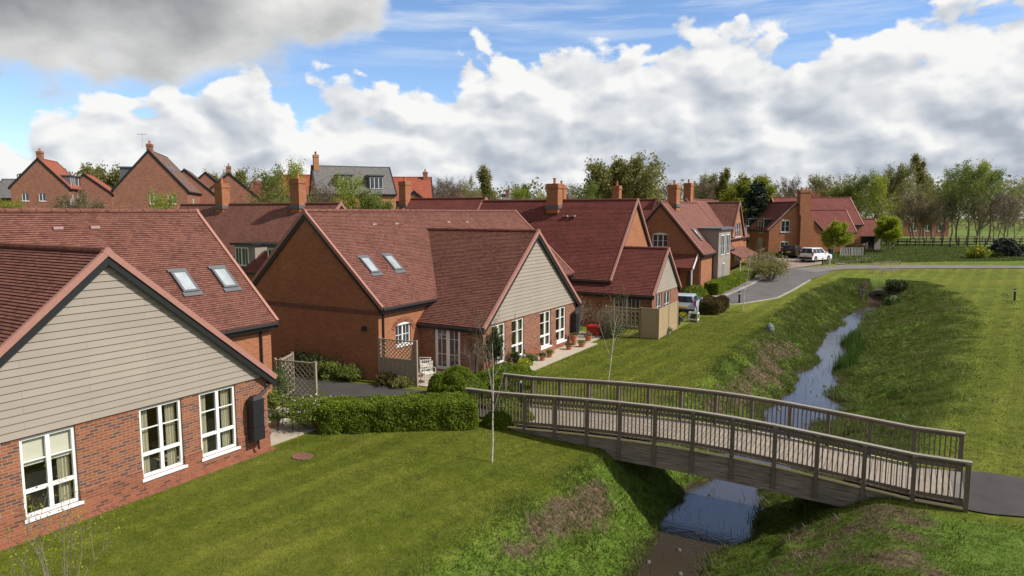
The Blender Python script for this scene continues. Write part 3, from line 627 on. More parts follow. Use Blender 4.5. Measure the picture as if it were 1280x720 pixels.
p_ = MB(); [p_.lathe((x, -.1, 8.6), [(.13, 0), (.11, .1), (.11, .35), (.14, .4)], 8) for x in (.3, .9)]; p_.build('chimney_pot', 'pot_terra', c)
rblock(h6, 0, 11.5, 4.5, 11.5, 4.2, 1.0, 'x', wmat='brick_orange', rmat='roof_maroon', det=1, skip=('x0',), clad={'x1': 3.4}, cladm='cladding')
rblock(h6, 0, 9.8, 3.2, 8.6, 3.2, 1.0, 'x', wmat='brick_orange', rmat='roof_maroon', det=1, skip=('x0',), clad={'x1': 2.6}, ops={'x1': [(4.5, 7, .5, 2.2, dict(cols=2))]})
rblock(h6, 11.3, 15.5, 6.2, 9.8, 2.6, 1.1, 'x', wmat='cladding_grey', rmat='roof_maroon', det=1, skip=('x0',), ops={'y0': [(12, 14.6, .4, 2.3, dict(cols=3, frame='pot_dark'))]})
dormer(h6, (0, 0, 0), 'x0', 1.6, 3.6, 3, -3.85, 2.7, 4.7, 'black_plastic', cols=2)
dormer(h6, (0, 0, 0), 'x0', 6.6, 8.6, 3, -3.85, 2.7, 4.7, 'black_plastic', cols=2)
window(h6, Vector((-3.9, 0, 0)), Vector((0, 1, 0)), Vector((-1, 0, 0)), 2.0, 3.2, .4, 2.2, rec=-.08, cols=3)
# ---------------- rows of roofs behind the bungalows
o7 = (-42, 36, 0)
h7 = thing('brick_terrace', o7, 'long dark red roof with two chimneys and two dormers, between the first two bungalows', 'house')
block(h7, o7, -52.8, -35.0, 31.2, 40.2, 3.7, .95, 'x', 'brick_orange', 'roof_tile', det=1, oh=.3, vo=.2)
for a, b in ((-40.3, -38.2), (-37.0, -35.4)): dormer(h7, o7, 'y0', a, b, 3.5, 31.0, 3.75, 5.25, 'cladding_grey', cols=2, wins=[(a+.15, a+1.5, 3.85, 5.1)], bars=(2, 1), roofm='black_plastic')
m = MB(o7); m.hexa([(-38.9, 30.2, 3.5), (-37.1, 30.2, 3.5), (-37.1, 33, 3.5), (-38.9, 33, 3.5)], [(-38.0, 31.6, 4.9), (-37.2, 31.6, 4.9), (-37.2, 33.5, 4.9), (-38.0, 33.5, 4.9)]); m.build('porch_roof', 'roof_maroon', h7)
chimney(h7, o7, -47.2, 35.4, 7.4, 9.75, .9, .7, 1); chimney(h7, o7, -38.7, 35.4, 7.4, 9.9, .9, .7, 1)
o8 = (-37, 52, 0)
h8 = thing('brick_house', o8, 'dark red roof with pale gable verge seen over the middle of the second bungalow ridge', 'house')
block(h8, o8, -41.5, -33.3, 47.5, 56.5, 4.2, .98, 'x', 'brick_orange', 'roof_maroon', det=1, oh=.3, vo=.25)
chimney(h8, o8, -42.0, 51.6, 7.6, 10.4, .8, .8, 1)
o9 = (-25, 62, 0)
h9 = thing('brick_house', o9, 'small maroon roof and gable showing just behind the tall orange gable', 'house')
block(h9, o9, -31, -20.9, 58.5, 66, 4.4, 1.1, 'x', 'brick_orange', 'roof_maroon', det=1, oh=.3, vo=.2)
chimney(h9, o9, -30.6, 62.2, 8.0, 10.2, .8, .7, 1); chimney(h9, o9, -24.6, 62.0, 8.0, 10.0, .7, .7, 1)
# ------------------------------------------------------------------ trees
def tubes_np(branches, n):
    out = []
    ang = np.arange(n)*2*np.pi/n; ca, sa = np.cos(ang), np.sin(ang)
    for pts, rad in branches:
        P = np.asarray(pts, float); k = len(P); D = np.gradient(P, axis=0); D /= np.maximum(np.linalg.norm(D, axis=1), 1e-9)[:, None]
        ref = np.array([1., 0, 0]) if abs(D[0][2]) > .8 else np.array([0, 0, 1.])
        A = np.cross(D, ref); A /= np.maximum(np.linalg.norm(A, axis=1), 1e-9)[:, None]; B = np.cross(D, A)
        rings = P[:, None, :]+(A[:, None, :]*ca[None, :, None]+B[:, None, :]*sa[None, :, None])*np.asarray(rad)[:, None, None]
        r2 = np.roll(rings, -1, axis=1); q = np.stack([rings[:-1], r2[:-1], r2[1:], rings[1:]], 2)
        out.append(q.reshape(-1, 3))
    return np.concatenate(out)
def skeleton(h, r, seed, levels=4, nb=(7, 5, 4, 3), spread=(55, 45, 40, 35), ratio=(.5, .5, .5, .5), clear=.25, lift=.25, leader=True, wob=.12, droop=0, column=False, thin=.55):
    rg = random.Random(seed); br = []; tips = []
    def grow(p, d, ln, rad, lv):
        k = 6 if lv == 0 else (4 if lv < 3 else 3); pts = [p.copy()]; rads = [rad]; dd = d.copy()
        for i in range(k):
            dd = dd+Vector((rg.gauss(0, wob), rg.gauss(0, wob), rg.gauss(0, wob)+(lift if lv else .1)*.3-droop*(lv > 1)*.25)); dd.normalize()
            p = p+dd*ln/k; pts.append(p.copy()); rads.append(rad*(1-(i+1)/k*(.75 if lv == 0 else .6)))
        br.append((lv, [tuple(q) for q in pts], rads))
        if lv >= levels: 
            for i in range(1, len(pts)): tips.append((tuple(pts[i]), lv))
            return
        n = nb[min(lv, len(nb)-1)]
        n = max(2, int(round(n*rg.uniform(.8, 1.2))))
        az0 = rg.uniform(0, 6.28)
        for j in range(n):
            lo = clear if lv == 0 else .25; f = lo+(1-lo)*(j+rg.uniform(.2, .9))/n; f = min(f, .98); x = f*k; i = int(x); q = Vector(pts[i]).lerp(Vector(pts[min(i+1, k)]), x-i)
            ax = az0+j*2.4+rg.uniform(-.3, .3); dv = (Vector(pts[min(i+1, k)])-Vector(pts[i])).normalized(); o1 = dv.orthogonal().normalized(); o2 = dv.cross(o1)
            sp = R(spread[min(lv, len(spread)-1)]*rg.uniform(.75, 1.2))
            if column and lv == 0: sp = R(22)
            cd = dv*math.cos(sp)+(o1*math.cos(ax)+o2*math.sin(ax))*math.sin(sp)
            rt = ratio[min(lv, len(ratio)-1)]
            if lv == 0: ln2 = h*rt*(1-.55*((f-lo)/(1-lo)))*rg.uniform(.8, 1.15)
            else: ln2 = ln*rt*(1.1-.4*f)*rg.uniform(.75, 1.2)
            rr = rads[i]*(thin if lv == 0 else .6)
            grow(q, cd, ln2, rr, lv+1)
        if lv and lv < levels: grow(Vector(pts[-1]), dd, ln*.5, rads[-1], lv+1)
    grow(Vector((0, 0, 0)), Vector((0, 0, 1)), h*(1.0 if leader else .6), r, 0)
    return br, tips
PROTO = {}
def proto(key, h, r, seed, bark, leafm, nleaf, lsize, lsp, minr=.012, sides=(8, 6, 4, 3, 3), twig=None, twl=2, **kw):
    br, tips = skeleton(h, r, seed, **kw)
    mk = lambda f: np.concatenate([tubes_np([(p, [max(q, minr) for q in rr]) for l, p, rr in br if l == lv], sides[min(lv, 4)]) for lv in sorted({b[0] for b in br}) if f(lv)])
    tw = None
    if twig: ob = npmesh('twigs', mk(lambda l: l >= twl), 4, twig); tw = ob.data; bpy.data.objects.remove(ob)
    ob = npmesh('trunk', mk(lambda l: l < twl if twig else True), 4, bark); me = ob.data; me.shade_smooth(); bpy.data.objects.remove(ob)
    cm = None
    if nleaf:
        T = np.array([t[0] for t in tips]); rg = np.random.default_rng(seed)
        P = np.repeat(T, nleaf, axis=0)+rg.normal(size=(len(T)*nleaf, 3))*lsp
        P = P[P[:, 2] > .12*h] if h > 2 else P
        lv = leafverts(P, lsize, .65, .3, .45, rg); ob = npmesh('crown', lv, 4, leafm); cm = ob.data; bpy.data.objects.remove(ob)
    top = max(p[-1][2] for l, p, rr in br)
    PROTO[key] = (me, cm, top, tw)
def plant_tree(key, loc, height, label, group=None, rz=None, cat='tree', name='tree', wide=1.0):
    me, cm, top, tw = PROTO[key]; s = height/top
    t = thing(name, loc, label, cat, group, rz=random.uniform(0, 6.28) if rz is None else rz); t.scale = (s*wide, s*wide, s)
    a = bpy.data.objects.new('trunk', me); COL.objects.link(a); a.parent = t
    if tw: b = bpy.data.objects.new('twigs', tw); COL.objects.link(b); b.parent = t
    if cm: b = bpy.data.objects.new('crown', cm); COL.objects.link(b); b.parent = t
    return t
proto('oak', 12, .45, 8, 'bark_grey', 'leaf_olive', 5, .14, .30, levels=4, nb=(14, 5, 4, 3), spread=(58, 44, 42, 40), ratio=(.40, .5, .5, .5), clear=.35, lift=.35, leader=False, wob=.09)
proto('leafy', 12, .3, 11, 'bark_brown', 'leaf_green', 6, .14, .36, levels=3, nb=(13, 7, 5), spread=(50, 45, 40), ratio=(.45, .5, .5), clear=.12)
proto('round', 12, .3, 44, 'bark_brown', 'leaf_lime', 14, .15, .36, levels=3, nb=(14, 8, 5), spread=(55, 45, 40), ratio=(.42, .5, .5), clear=.12)
proto('spring', 6, .09, 12, 'bark_brown', 'leaf_spring', 22, .085, .2, levels=3, nb=(14, 7, 5), spread=(48, 40, 40), ratio=(.42, .5, .5), clear=.22, lift=.5)
proto('thin', 14, .2, 13, 'bark_grey', 'leaf_olive', 1, .13, .35, levels=4, nb=(11, 4, 4, 3), spread=(38, 42, 38, 35), ratio=(.38, .52, .5, .5), clear=.2, lift=.4, minr=.016)
proto('thin_b', 14, .2, 33, 'bark_brown', 'leaf_olive', 2, .11, .35, levels=4, nb=(13, 4, 4, 3), spread=(32, 40, 38, 35), ratio=(.34, .52, .5, .5), clear=.15, lift=.5, minr=.016)
proto('thin_green', 14, .24, 14, 'bark_grey', 'leaf_green', 2, .13, .4, levels=4, nb=(10, 4, 4, 3), spread=(38, 42, 38, 35), ratio=(.4, .5, .5, .5), clear=.25, lift=.35, minr=.016)
proto('bare', 12, .2, 15, 'bark_brown', 'twig_brown', 1, .09, .3, levels=4, nb=(11, 5, 4, 3), spread=(38, 38, 36, 35), ratio=(.45, .52, .5, .5), clear=.2, lift=.4, minr=.014)
proto('bare_b', 12, .2, 35, 'bark_grey', 'leaf_olive', 1, .10, .3, levels=4, nb=(9, 5, 4, 3), spread=(45, 40, 36, 35), ratio=(.5, .52, .5, .5), clear=.3, lift=.3, minr=.014, leader=False)
proto('bare_brown', 9, .10, 16, 'bark_brown', 'leaf_brown', 1, .10, .25, levels=4, nb=(10, 5, 4, 3), spread=(32, 36, 40, 35), ratio=(.45, .5, .5, .5), clear=.22, lift=.5, minr=.013)
proto('poplar', 18, .35, 17, 'bark_brown', 'leaf_olive', 7, .17, .35, levels=3, nb=(24, 5, 4), spread=(22, 30, 35), ratio=(.26, .45, .5), clear=.12, lift=.6, column=True)
proto('willow', 11, .22, 18, 'bark_grey', 'leaf_spring', 2, .095, .32, levels=4, nb=(12, 5, 4, 2), spread=(34, 40, 40, 40), ratio=(.42, .52, .5, .5), clear=.1, lift=.4, droop=.2, minr=.012)
def birch_v(key, seed, fork, nb0):
    proto(key, 5, .038, seed, 'bark_birch', 'leaf_olive', 1, .022, .05, levels=3, nb=(nb0, 6, 4), spread=(34, 30, 34), ratio=(.52, .42, .45), clear=fork, lift=.45, minr=.003, wob=.06, thin=.36, twig='twig_brown', twl=2)
birch_v('birch_fork', 21, .32, 5); birch_v('birch_b', 23, .45, 7); birch_v('birch_c', 29, .3, 7)
# conifer: whorls of drooping fans
def conifer(key, h, seed):
    rg = np.random.default_rng(seed); br = [([(0, 0, 0), (0, 0, h*.5), (0, 0, h)], [.25, .14, .02])]; P = []
    for i in range(26):
        z = h*(.1+.88*i/26); L_ = (h*.30)*(1-z/h)**.8+.25
        for k in range(9):
            a = rg.uniform(0, 6.28); l = L_*rg.uniform(.75, 1.15); tip = (math.cos(a)*l, math.sin(a)*l, z-l*.12)
            br.append(([(0, 0, z), (tip[0]*.5, tip[1]*.5, z+.05), tip], [.05, .03, .01]))
            f = rg.uniform(.15, 1, (34, 1)); P.append(np.array([0, 0, z])+(np.array(tip)-np.array([0, 0, z]))*f+rg.normal(size=(34, 3))*[.18, .18, .1])
    ob = npmesh('trunk', tubes_np(br, 4), 4, 'bark_brown'); me = ob.data; bpy.data.objects.remove(ob)
    ob = npmesh('crown', leafverts(np.concatenate(P), .17, .4, .2, .4, rg), 4, 'leaf_conifer'); cm = ob.data; bpy.data.objects.remove(ob); PROTO[key] = (me, cm, h, None)
conifer('conifer', 10, 5)
# ------------------------------------------------------------------ leafy masses
def inside_box(n, a, rg): return rg.uniform(-.5, .5, (n, 3))*a
def hedge(loc, L_, W_, H_, rz, label, mat='leaf_hedge', n=None, size=.035, group=None, name='hedge', rnd=.24, cat='hedge', wavy=.07, seed=1, blob=False):
    rg = np.random.default_rng(seed); n = n or int((L_*W_+2*(L_+W_)*H_)*1900*(.035/size)**2)
    if blob:
        d = rg.normal(size=(n, 3)); d[:, 2] = np.abs(d[:, 2])*.9; d /= np.linalg.norm(d, axis=1)[:, None]
        rr = 1+wavy*3*(fbm(d[:, 0]*3+seed, d[:, 1]*3+d[:, 2]*2, seed)-.5)
        P = d*rr[:, None]*[L_/2, W_/2, H_]*(1-rg.uniform(0, .14, n)[:, None]**1.0)
    else:
        areas = np.array([L_*W_, L_*H_, L_*H_, W_*H_, W_*H_]); f = rg.choice(5, n, p=areas/areas.sum()); u = rg.uniform(-1, 1, n); v = rg.uniform(0, 1, n); P = np.zeros((n, 3))
        P[:, 0] = np.where(f == 3, -L_/2, np.where(f == 4, L_/2, u*L_/2)); P[:, 1] = np.where(f == 1, -W_/2, np.where(f == 2, W_/2, np.where(f == 0, (v*2-1)*W_/2, u*W_/2)))
        P[:, 2] = np.where(f == 0, H_, v*H_)
        # round the corners
        c = np.array([0, 0, H_/2]); hf = np.array([L_/2, W_/2, H_/2]); q = P-c; inner = np.clip(q, -(hf-rnd), hf-rnd); dl = q-inner; ln = np.linalg.norm(dl, axis=1)[:, None]
        inner[:, 2] = np.where(q[:, 2] < 0, q[:, 2], inner[:, 2]); dl = q-inner; ln = np.maximum(np.linalg.norm(dl, axis=1)[:, None], 1e-6); P = inner+dl/ln*rnd+c
        nrm_ = dl/ln; wv = (fbm(P[:, 0]*2.2+seed, P[:, 1]*2.2+P[:, 2]*1.7, seed)-.5)*wavy*3; P = P+nrm_*(wv-rg.exponential(.035, n)+rg.normal(0, .012, n))[:, None]
    t = thing(name, loc, label, cat, group, rz=rz)
    npmesh('foliage', leafverts(P, size, .6, .7, .4, rg), 4, mat, t)
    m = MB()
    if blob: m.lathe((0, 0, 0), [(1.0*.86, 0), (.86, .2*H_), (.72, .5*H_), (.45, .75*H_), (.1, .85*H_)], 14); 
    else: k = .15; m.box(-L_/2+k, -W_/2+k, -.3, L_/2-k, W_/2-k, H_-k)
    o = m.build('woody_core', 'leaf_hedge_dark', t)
    if blob: o.scale = (L_/2, W_/2, 1)
    return t
def wildshrub(loc, r, h, label, mat, nst=26, nl=900, size=.035, seed=2, name='shrub', cat='shrub', group=None, flowers=None, bark='bark_brown', rad=.008, fl=28):
    rg = np.random.default_rng(seed); br = []; T = []
    for i in range(nst):
        a = rg.uniform(0, 6.28); s = rg.uniform(.15, 1); tip = np.array([math.cos(a)*r*s, math.sin(a)*r*s, h*rg.uniform(.65, 1.05)*(1-.35*s*s)]); b0 = np.array([math.cos(a)*.12*r, math.sin(a)*.12*r, 0]); mid = (b0+tip)/2+rg.normal(size=3)*.08*r+[0, 0, .08*h]
        br.append(([b0, mid, tip], [rad*1.6, rad, rad*.5])); T += [mid, tip, (mid+tip)/2]
        for k in range(4):
            st = mid+(tip-mid)*rg.uniform(0, .9); e = st+rg.normal(size=3)*.18*r+[0, 0, .16*h]; br.append(([st, (st+e)/2+rg.normal(size=3)*.01, e], [rad*.7, rad*.5, rad*.35])); T += [e, (st+e)/2]
    t = thing(name, loc, label, cat, group); npmesh('stems', tubes_np(br, 4), 4, bark, t)
    if nl:
        T = np.array(T); P = T[rg.integers(0, len(T), nl)]+rg.normal(size=(nl, 3))*.09*r; P[:, 2] = np.maximum(P[:, 2], .02); npmesh('foliage', leafverts(P, size, .55, .5, .4, rg), 4, mat, t)
        if flowers: P2 = P[rg.integers(0, nl, nl//fl)]+[0, 0, size]; npmesh('flowers', leafverts(P2, size*.7, .9, 1.5, .3, rg), 4, flowers, t)
    return t
# ---------------- hedges
hg = 'clipped green hedges'
x0, y0 = -16.95, 15.95; x1, y1 = -12.6, 19.2; ang = math.atan2(y1-y0, x1-x0)
def along(f, d): return (x0+(x1-x0)*f-math.sin(ang)*d, y0+(y1-y0)*f+math.cos(ang)*d, 0)
hedge(along(.5, .72), math.hypot(x1-x0, y1-y0), 1.35, 1.0, ang, 'long clipped box hedge along the lawn, between the patio and the wooden bridge', seed=3, wavy=.11, size=.034)
hedge((-12.0, 20.35, -.05), 1.9, 1.1, .72, ang, 'low dark green clump beside the left end of the wooden bridge', seed=4, blob=True, mat='leaf_hedge', wavy=.12)
wildshrub((-17.65, 16.35, 0), .95, 1.0, 'rounded shrub with small white flowers at the patio end of the long hedge', 'leaf_hedge', 60, 6500, .034, 5, flowers='white_flower')
hedge((-15.6, 22.3, 0), 2.6, 2.2, 1.25, .4, 'big rounded dark green bush in front of the French doors', seed=6, blob=True, wavy=.15)
hedge((-14.75, 24.6, 0), 3.6, 1.9, 1.05, R(62), 'broad bright green hedge mound beside the paved edge of the second bungalow', seed=7, blob=True, wavy=.15, mat='leaf_hedge')
hedge((-13.35, 22.2, 0), 1.9, 1.3, .6, R(50), 'low green mound behind the left end of the bridge handrail', seed=8, blob=True, wavy=.15)
p = gpt(884, 394); q = gpt(898, 384); hedge(((p[0]+q[0])/2-.15, (p[1]+q[1])/2+.3, p[2]), 4.4, 1.7, .95, R(92), 'reddish brown beech hedge at the lawn corner by the pale blue car', mat='leaf_brownhedge', size=.06, seed=9, rnd=.42, wavy=.2)
p = gpt(862, 369); hedge((-15.5, 57.0, .2), 3.4, 2.0, 1.2, R(80), 'rounded bright green hedge in front of the dark red front door', size=.06, seed=10, blob=True, wavy=.12)
hedge((-14.4, 65.6, .4), 13.5, 1.3, 1.1, R(88), 'long clipped hedge under the taupe bay of the brick house', size=.07, seed=11)
wildshrub((-13.3, 76.5, .9), 2.2, 1.8, 'large straggly brown bush at the bend of the road', 'leaf_brown', 60, 3500, .11, 12, rad=.02)
wildshrub((-12.0, 71.5, .8), 2.2, 1.8, 'low olive bush beside the pavement, nearer than the straggly brown bush', 'leaf_olive', 40, 2400, .09, 13, rad=.015)
p = far(950, 88); hedge((p[0], p[1], 1.3), 7.5, 1.2, .9, YAW, 'low clipped hedge in front of the dark side of the corner house', size=.09, seed=14)
p = far(980, 87); hedge((p[0], p[1], 1.4), 2.0, 1.6, 1.1, YAW, 'small dark bush beside the dark parked car', size=.09, seed=15, blob=True, mat='leaf_hedge_dark')
p = far(1072, 92); hedge((p[0], p[1], 1.6), 7.5, 2.0, 1.5, R(95), 'brown and green hedge beside the pale picket fence', size=.1, seed=16, mat='leaf_brownhedge')
# planting strip along the side of house two
for i, (x, y, r, h, mt, lab) in enumerate([(-24.6, 22.1, .8, .75, 'leaf_shrub', 'green shrub nearest the back in the bed under the brown brick gable'), (-23.4, 22.0, .8, .8, 'leaf_shrub', 'green shrub second from the back in the bed under the brown brick gable'),
        (-22.3, 21.95, .75, .7, 'leaf_green', 'middle green shrub in the bed under the brown brick gable'), (-21.3, 22.1, .6, .55, 'leaf_green', 'small green shrub at the corner of the brown brick gable'),
        (-19.4, 22.35, .55, .35, 'leaf_brownhedge', 'low russet plant at the foot of the grey trellis screen'), (-18.6, 22.4, .5, .3, 'leaf_olive', 'low yellowish plant by the outer post of the grey trellis screen')]):
    wildshrub((x, y, .03), r, h, lab, mt, 40, 2600, .045, 30+i, group='shrubs along the driveway bed')
wildshrub((-20.9, 18.0, 0), .7, 1.3, 'leafy climber behind the diagonal lattice screen', 'leaf_shrub', 30, 1500, .045, 41); wildshrub((-19.9, 16.6, 0), .5, .9, 'green pot plant shrub beside the bistro table', 'leaf_green', 26, 1500, .05, 42)
wildshrub((-16.15, 26.1, 0), .42, 2.1, 'dark ivy climbing the brick corner beside the first of four windows', 'leaf_hedge_dark', 30, 2600, .05, 43, cat='climber', name='ivy')
wildshrub((-16.85, 25.45, 0), .9, 1.9, 'leafless climber on the brick wall right of the French doors', 'leaf_brown', 40, 160, .03, 44, cat='climber', name='climber', rad=.01)
wildshrub((-16.1, 27.85, 0), .35, .9, 'dark green shrub between the first two windows of the second bungalow', 'leaf_hedge_dark', 22, 900, .045, 45)
p = gpt(700, 408); wildshrub((-17.6, 37.6, 0), 1.5, 2.3, 'tall leafless shrub against the shaded wall behind the red box', 'leaf_brown', 70, 500, .04, 46, rad=.011)
wildshrub((-15.4, 37.6, 0), 1.1, 2.0, 'grey leafless shrub left of the lattice fence panel', 'leaf_brown', 60, 300, .04, 47, rad=.011)
wildshrub((-15.3, 38.1, 0), .8, .8, 'rounded green shrub in front of the lattice fence panel', 'leaf_shrub', 50, 3200, .05, 48)
wildshrub((-13.2, 6.1, -.05), 1.0, 2.6, 'thin multi-stemmed sapling with tiny leaves at the bottom left of the lawn', 'leaf_spring', 16, 900, .022, 49, bark='bark_grey', rad=.006, name='sapling', cat='tree')
# shrub bed with yellow flowers by the far path
def pt(px, t, dz=0): p = far(px, t); return (p[0], p[1], p[2]+dz)
wildshrub(pt(1226, 83), 1.5, 1.2, 'low shrub with bright yellow flowers at the end of the far path', 'leaf_hedge', 40, 1500, .1, 51, flowers='yellow_flower', fl=4)
hedge(pt(1240, 84.5), 5, 2.4, 1.0, YAW, 'low dark green juniper between the yellow flowers and the blue-green bush', 'leaf_hedge_dark', size=.1, seed=52, blob=True)
hedge(pt(1262, 85), 5, 3, 2.1, YAW, 'large blue-green conifer bush at the right end of the far path', 'leaf_blue', size=.1, seed=53, blob=True, wavy=.25)
# ---------------- young birches on the lawn
yb = 'young white-stemmed birches'
p = gpt(615, 578); plant_tree('birch_fork', p, 5.1, 'young white birch forking low, in front of the bridge handrail', yb, rz=.6, name='birch_tree')
p = gpt(758, 503); plant_tree('birch_b', p, 5.0, 'young white birch on the far side of the bridge, below the lattice fence', yb, rz=2, name='birch_tree')
p = gpt(929, 388); plant_tree('birch_c', p, 5.6, 'young white birch beside the road, near the black bollard', yb, rz=4, name='birch_tree')
# ---------------- trees: column, distance, base below / height, kind
def T(px, t, ytop, key, label, group=None, wide=1.0, name='tree', dz=0, cat='tree'):
    p = far(px, t); ztop = CH+(HZ-ytop)/F*t
    plant_tree(key, (p[0], p[1], p[2]+dz-.1), ztop-p[2]-dz, label, group, wide=wide, name=name, cat=cat)
gb = 'trees beyond the rooftops'; gr = 'trees along the far field edge'
T(774, 105, 194, 'oak', 'broad spreading oak with visible limbs standing alone above the rooftops', gb, .95, 'oak_tree')
T(1040, 86, 276, 'spring', 'small lime green tree beside the white parked car', None, 1.15, 'lime_tree')
T(1113, 96, 270, 'spring', 'rounded lime green tree on the grass right of the picket fence', None, 1.35, 'lime_tree')
T(945, 100, 226, 'conifer', 'dark green conifer left of the corner house', gb, 1.5, 'conifer_tree')
T(922, 112, 219, 'round', 'full rounded yellow-green tree behind the dark conifer', gb, 1.2); T(905, 118, 224, 'willow', 'pale green tree left of the full rounded tree', gb)
T(200, 62, 235, 'willow', 'bright green bushy tree in front of the large left gable', gb, .9)
T(132, 135, 206, 'oak', 'pale green tree between the two tallest gables', gb, .9); T(292, 150, 211, 'oak', 'rounded olive tree behind the stepped row of roofs', gb, .8)
T(345, 82, 203, 'thin_green', 'thin feathery green tree rising left of the grey slate roof', gb, .8); T(372, 78, 197, 'willow', 'tallest bright green tree left of the grey slate roof', gb, .75); T(392, 74, 236, 'thin_green', 'dense green tree just right of the right chimney of the long roof', gb, .9)
T(412, 70, 222, 'bare', 'bare grey tree in front of the slate roof gable', gb, .8); T(432, 68, 213, 'willow', 'green tree covering the middle of the slate roof', gb, .9); T(452, 66, 235, 'leafy', 'bright green bush-like tree right of the bare grey one', gb, .9); T(478, 70, 250, 'leafy', 'low green tree below the slate roof dormer', gb, .8)
for px, t, yt, k, l in [(545, 130, 226, 'bare', 'leftmost bare twiggy tree right of the red roofs'), (560, 135, 218, 'bare', 'tall bare twiggy tree right of the red roofs'), (575, 128, 222, 'bare', 'bare twiggy tree beside the small brown roof'), (590, 120, 228, 'thin', 'sparse olive tree right of the bare twiggy ones'),
        (605, 125, 216, 'thin', 'thin tree left of the pointed green tree'), (622, 98, 209, 'poplar', 'pointed green tree above the dark red roofs'), (645, 110, 232, 'willow', 'low bright green tree right of the pointed one'), (662, 118, 230, 'leafy', 'rounded green tree left of the big square chimney'), (680, 112, 240, 'willow', 'yellow green treetop touching the big square chimney'),
        (712, 120, 234, 'bare_brown', 'small bare treetop right of the big square chimney'), (728, 95, 224, 'thin_green', 'thin pale green tree left of the spreading oak'), (742, 130, 243, 'leafy', 'low dark treetop under the left of the oak'), (806, 110, 245, 'leafy', 'low green tree under the right of the oak'),
        (812, 140, 237, 'bare_brown', 'rounded brown bare tree left of the two chimneys'), (828, 118, 226, 'bare', 'bare tree just left of the two chimneys'), (845, 115, 222, 'thin', 'sparse tree behind the left of the two chimneys'), (860, 125, 214, 'thin_b', 'tall sparse tree between the two chimneys'), (880, 125, 222, 'bare', 'bare tree behind the right of the two chimneys'),
        (893, 120, 212, 'poplar', 'narrow upright tree right of the two chimneys'), (958, 128, 214, 'bare_b', 'tall open tree right of the full rounded tree'), (975, 135, 226, 'thin', 'low open tree above the corner house roof'), (995, 130, 217, 'bare', 'dark bare tree left of the broad chimney'), (1018, 140, 227, 'bare', 'small dark bare tree right of the broad chimney'),
        (1036, 135, 210, 'bare_b', 'open-crowned tree rising right of the corner house chimney'), (1042, 120, 230, 'leafy', 'dark bushy tree low behind the corner house')]:
    T(px, t, yt, k, l, gb)
for px, t, yt, k, l in [(1060, 125, 216, 'thin_b', 'slender olive tree just right of the corner house'), (1073, 118, 212, 'thin_green', 'tall thin tree with pale trunk above the brick wing'), (1086, 122, 206, 'thin_b', 'tall olive tree left of the lime green tree'), (1098, 112, 215, 'willow', 'soft green tree behind the left of the lime green tree'), (1108, 128, 208, 'bare_b', 'tall olive tree behind the lime green tree'),
        (1120, 120, 238, 'thin_b', 'dense green tree low behind the lime green tree'), (1125, 140, 208, 'bare', 'tall bare tree left of the white house'), (1140, 108, 238, 'bare_brown', 'short brown tree in front of the left of the white house'), (1152, 110, 244, 'bare_brown', 'short brown tree in front of the middle of the white house'), (1145, 135, 210, 'bare_b', 'olive tree rising behind the white house'),
        (1168, 138, 193, 'poplar', 'tall narrow poplar, the highest point of the far tree line'), (1156, 133, 220, 'poplar', 'shorter poplar left of the tallest one'), (1178, 128, 222, 'willow', 'green tree right of the tallest poplar'), (1165, 108, 246, 'bare_brown', 'short brown tree in front of the right of the white house'), (1180, 110, 240, 'bare_brown', 'thin brown tree right of the white house'),
        (1190, 124, 205, 'thin_green', 'tall green tree with open crown right of the poplar'), (1200, 112, 222, 'thin_green', 'mid green tree leaning over the field fence'), (1209, 108, 200, 'thin_green', 'large pale-trunked tree standing in the field fence'), (1222, 120, 199, 'willow', 'broad bright green tree right of the pale-trunked one'), (1236, 112, 206, 'thin_green', 'green tree with drooping side near the right edge'),
        (1228, 108, 242, 'bare_brown', 'brown bare tree right of the pale trunk'), (1245, 110, 238, 'bare_brown', 'brown bare tree second from the right edge'), (1258, 104, 236, 'bare', 'bare grey tree near the right edge'), (1272, 106, 240, 'bare_brown', 'brown bare tree touching the right edge'), (1262, 150, 229, 'bare', 'far bare tree behind the right edge group'), (1250, 145, 224, 'thin', 'far olive tree behind the right edge group'), (1290, 125, 228, 'thin', 'olive tree just leaving the frame at the right')]:
    T(px, t, yt, k, l, gr)
for i, (px, t, yt, l) in enumerate([(20, 85, 246, 'ochre bush left of the first gable'), (75, 75, 240, 'bare shrub in front of the first gable'), (88, 74, 233, 'bare shrub at the white pole by the first gable'), (120, 72, 238, 'bare shrub in front of the second small gable'), (108, 73, 248, 'low bare shrub between the first two gables')]):
    T(px, t, yt, 'bare_brown' if i != 0 else 'willow', l, 'shrubs between the far gables')
# far-off wood closing the horizon
rg = np.random.default_rng(77); n = 26000; a = rg.uniform(-.75, .75, n); d = rg.uniform(230, 330, n); hh = 9+7*fbm(a*30, d*.03, 4)+5*fbm(a*120, d*.1, 8); zz = rg.uniform(0, 1, n)**.8*hh
fx = -math.sin(YAW)*d*np.cos(a)+math.cos(YAW)*d*np.sin(a); fy = math.cos(YAW)*d*np.cos(a)+math.sin(YAW)*d*np.sin(a)
P = np.stack([fx, fy, base(fy)+zz], 1); o = npmesh('far_wood', leafverts(P, .6, .7, .2, .4, rg), 4, 'leaf_brown'); tag(o, 'far-off wood closing the horizon behind everything', 'wood', kind='stuff')
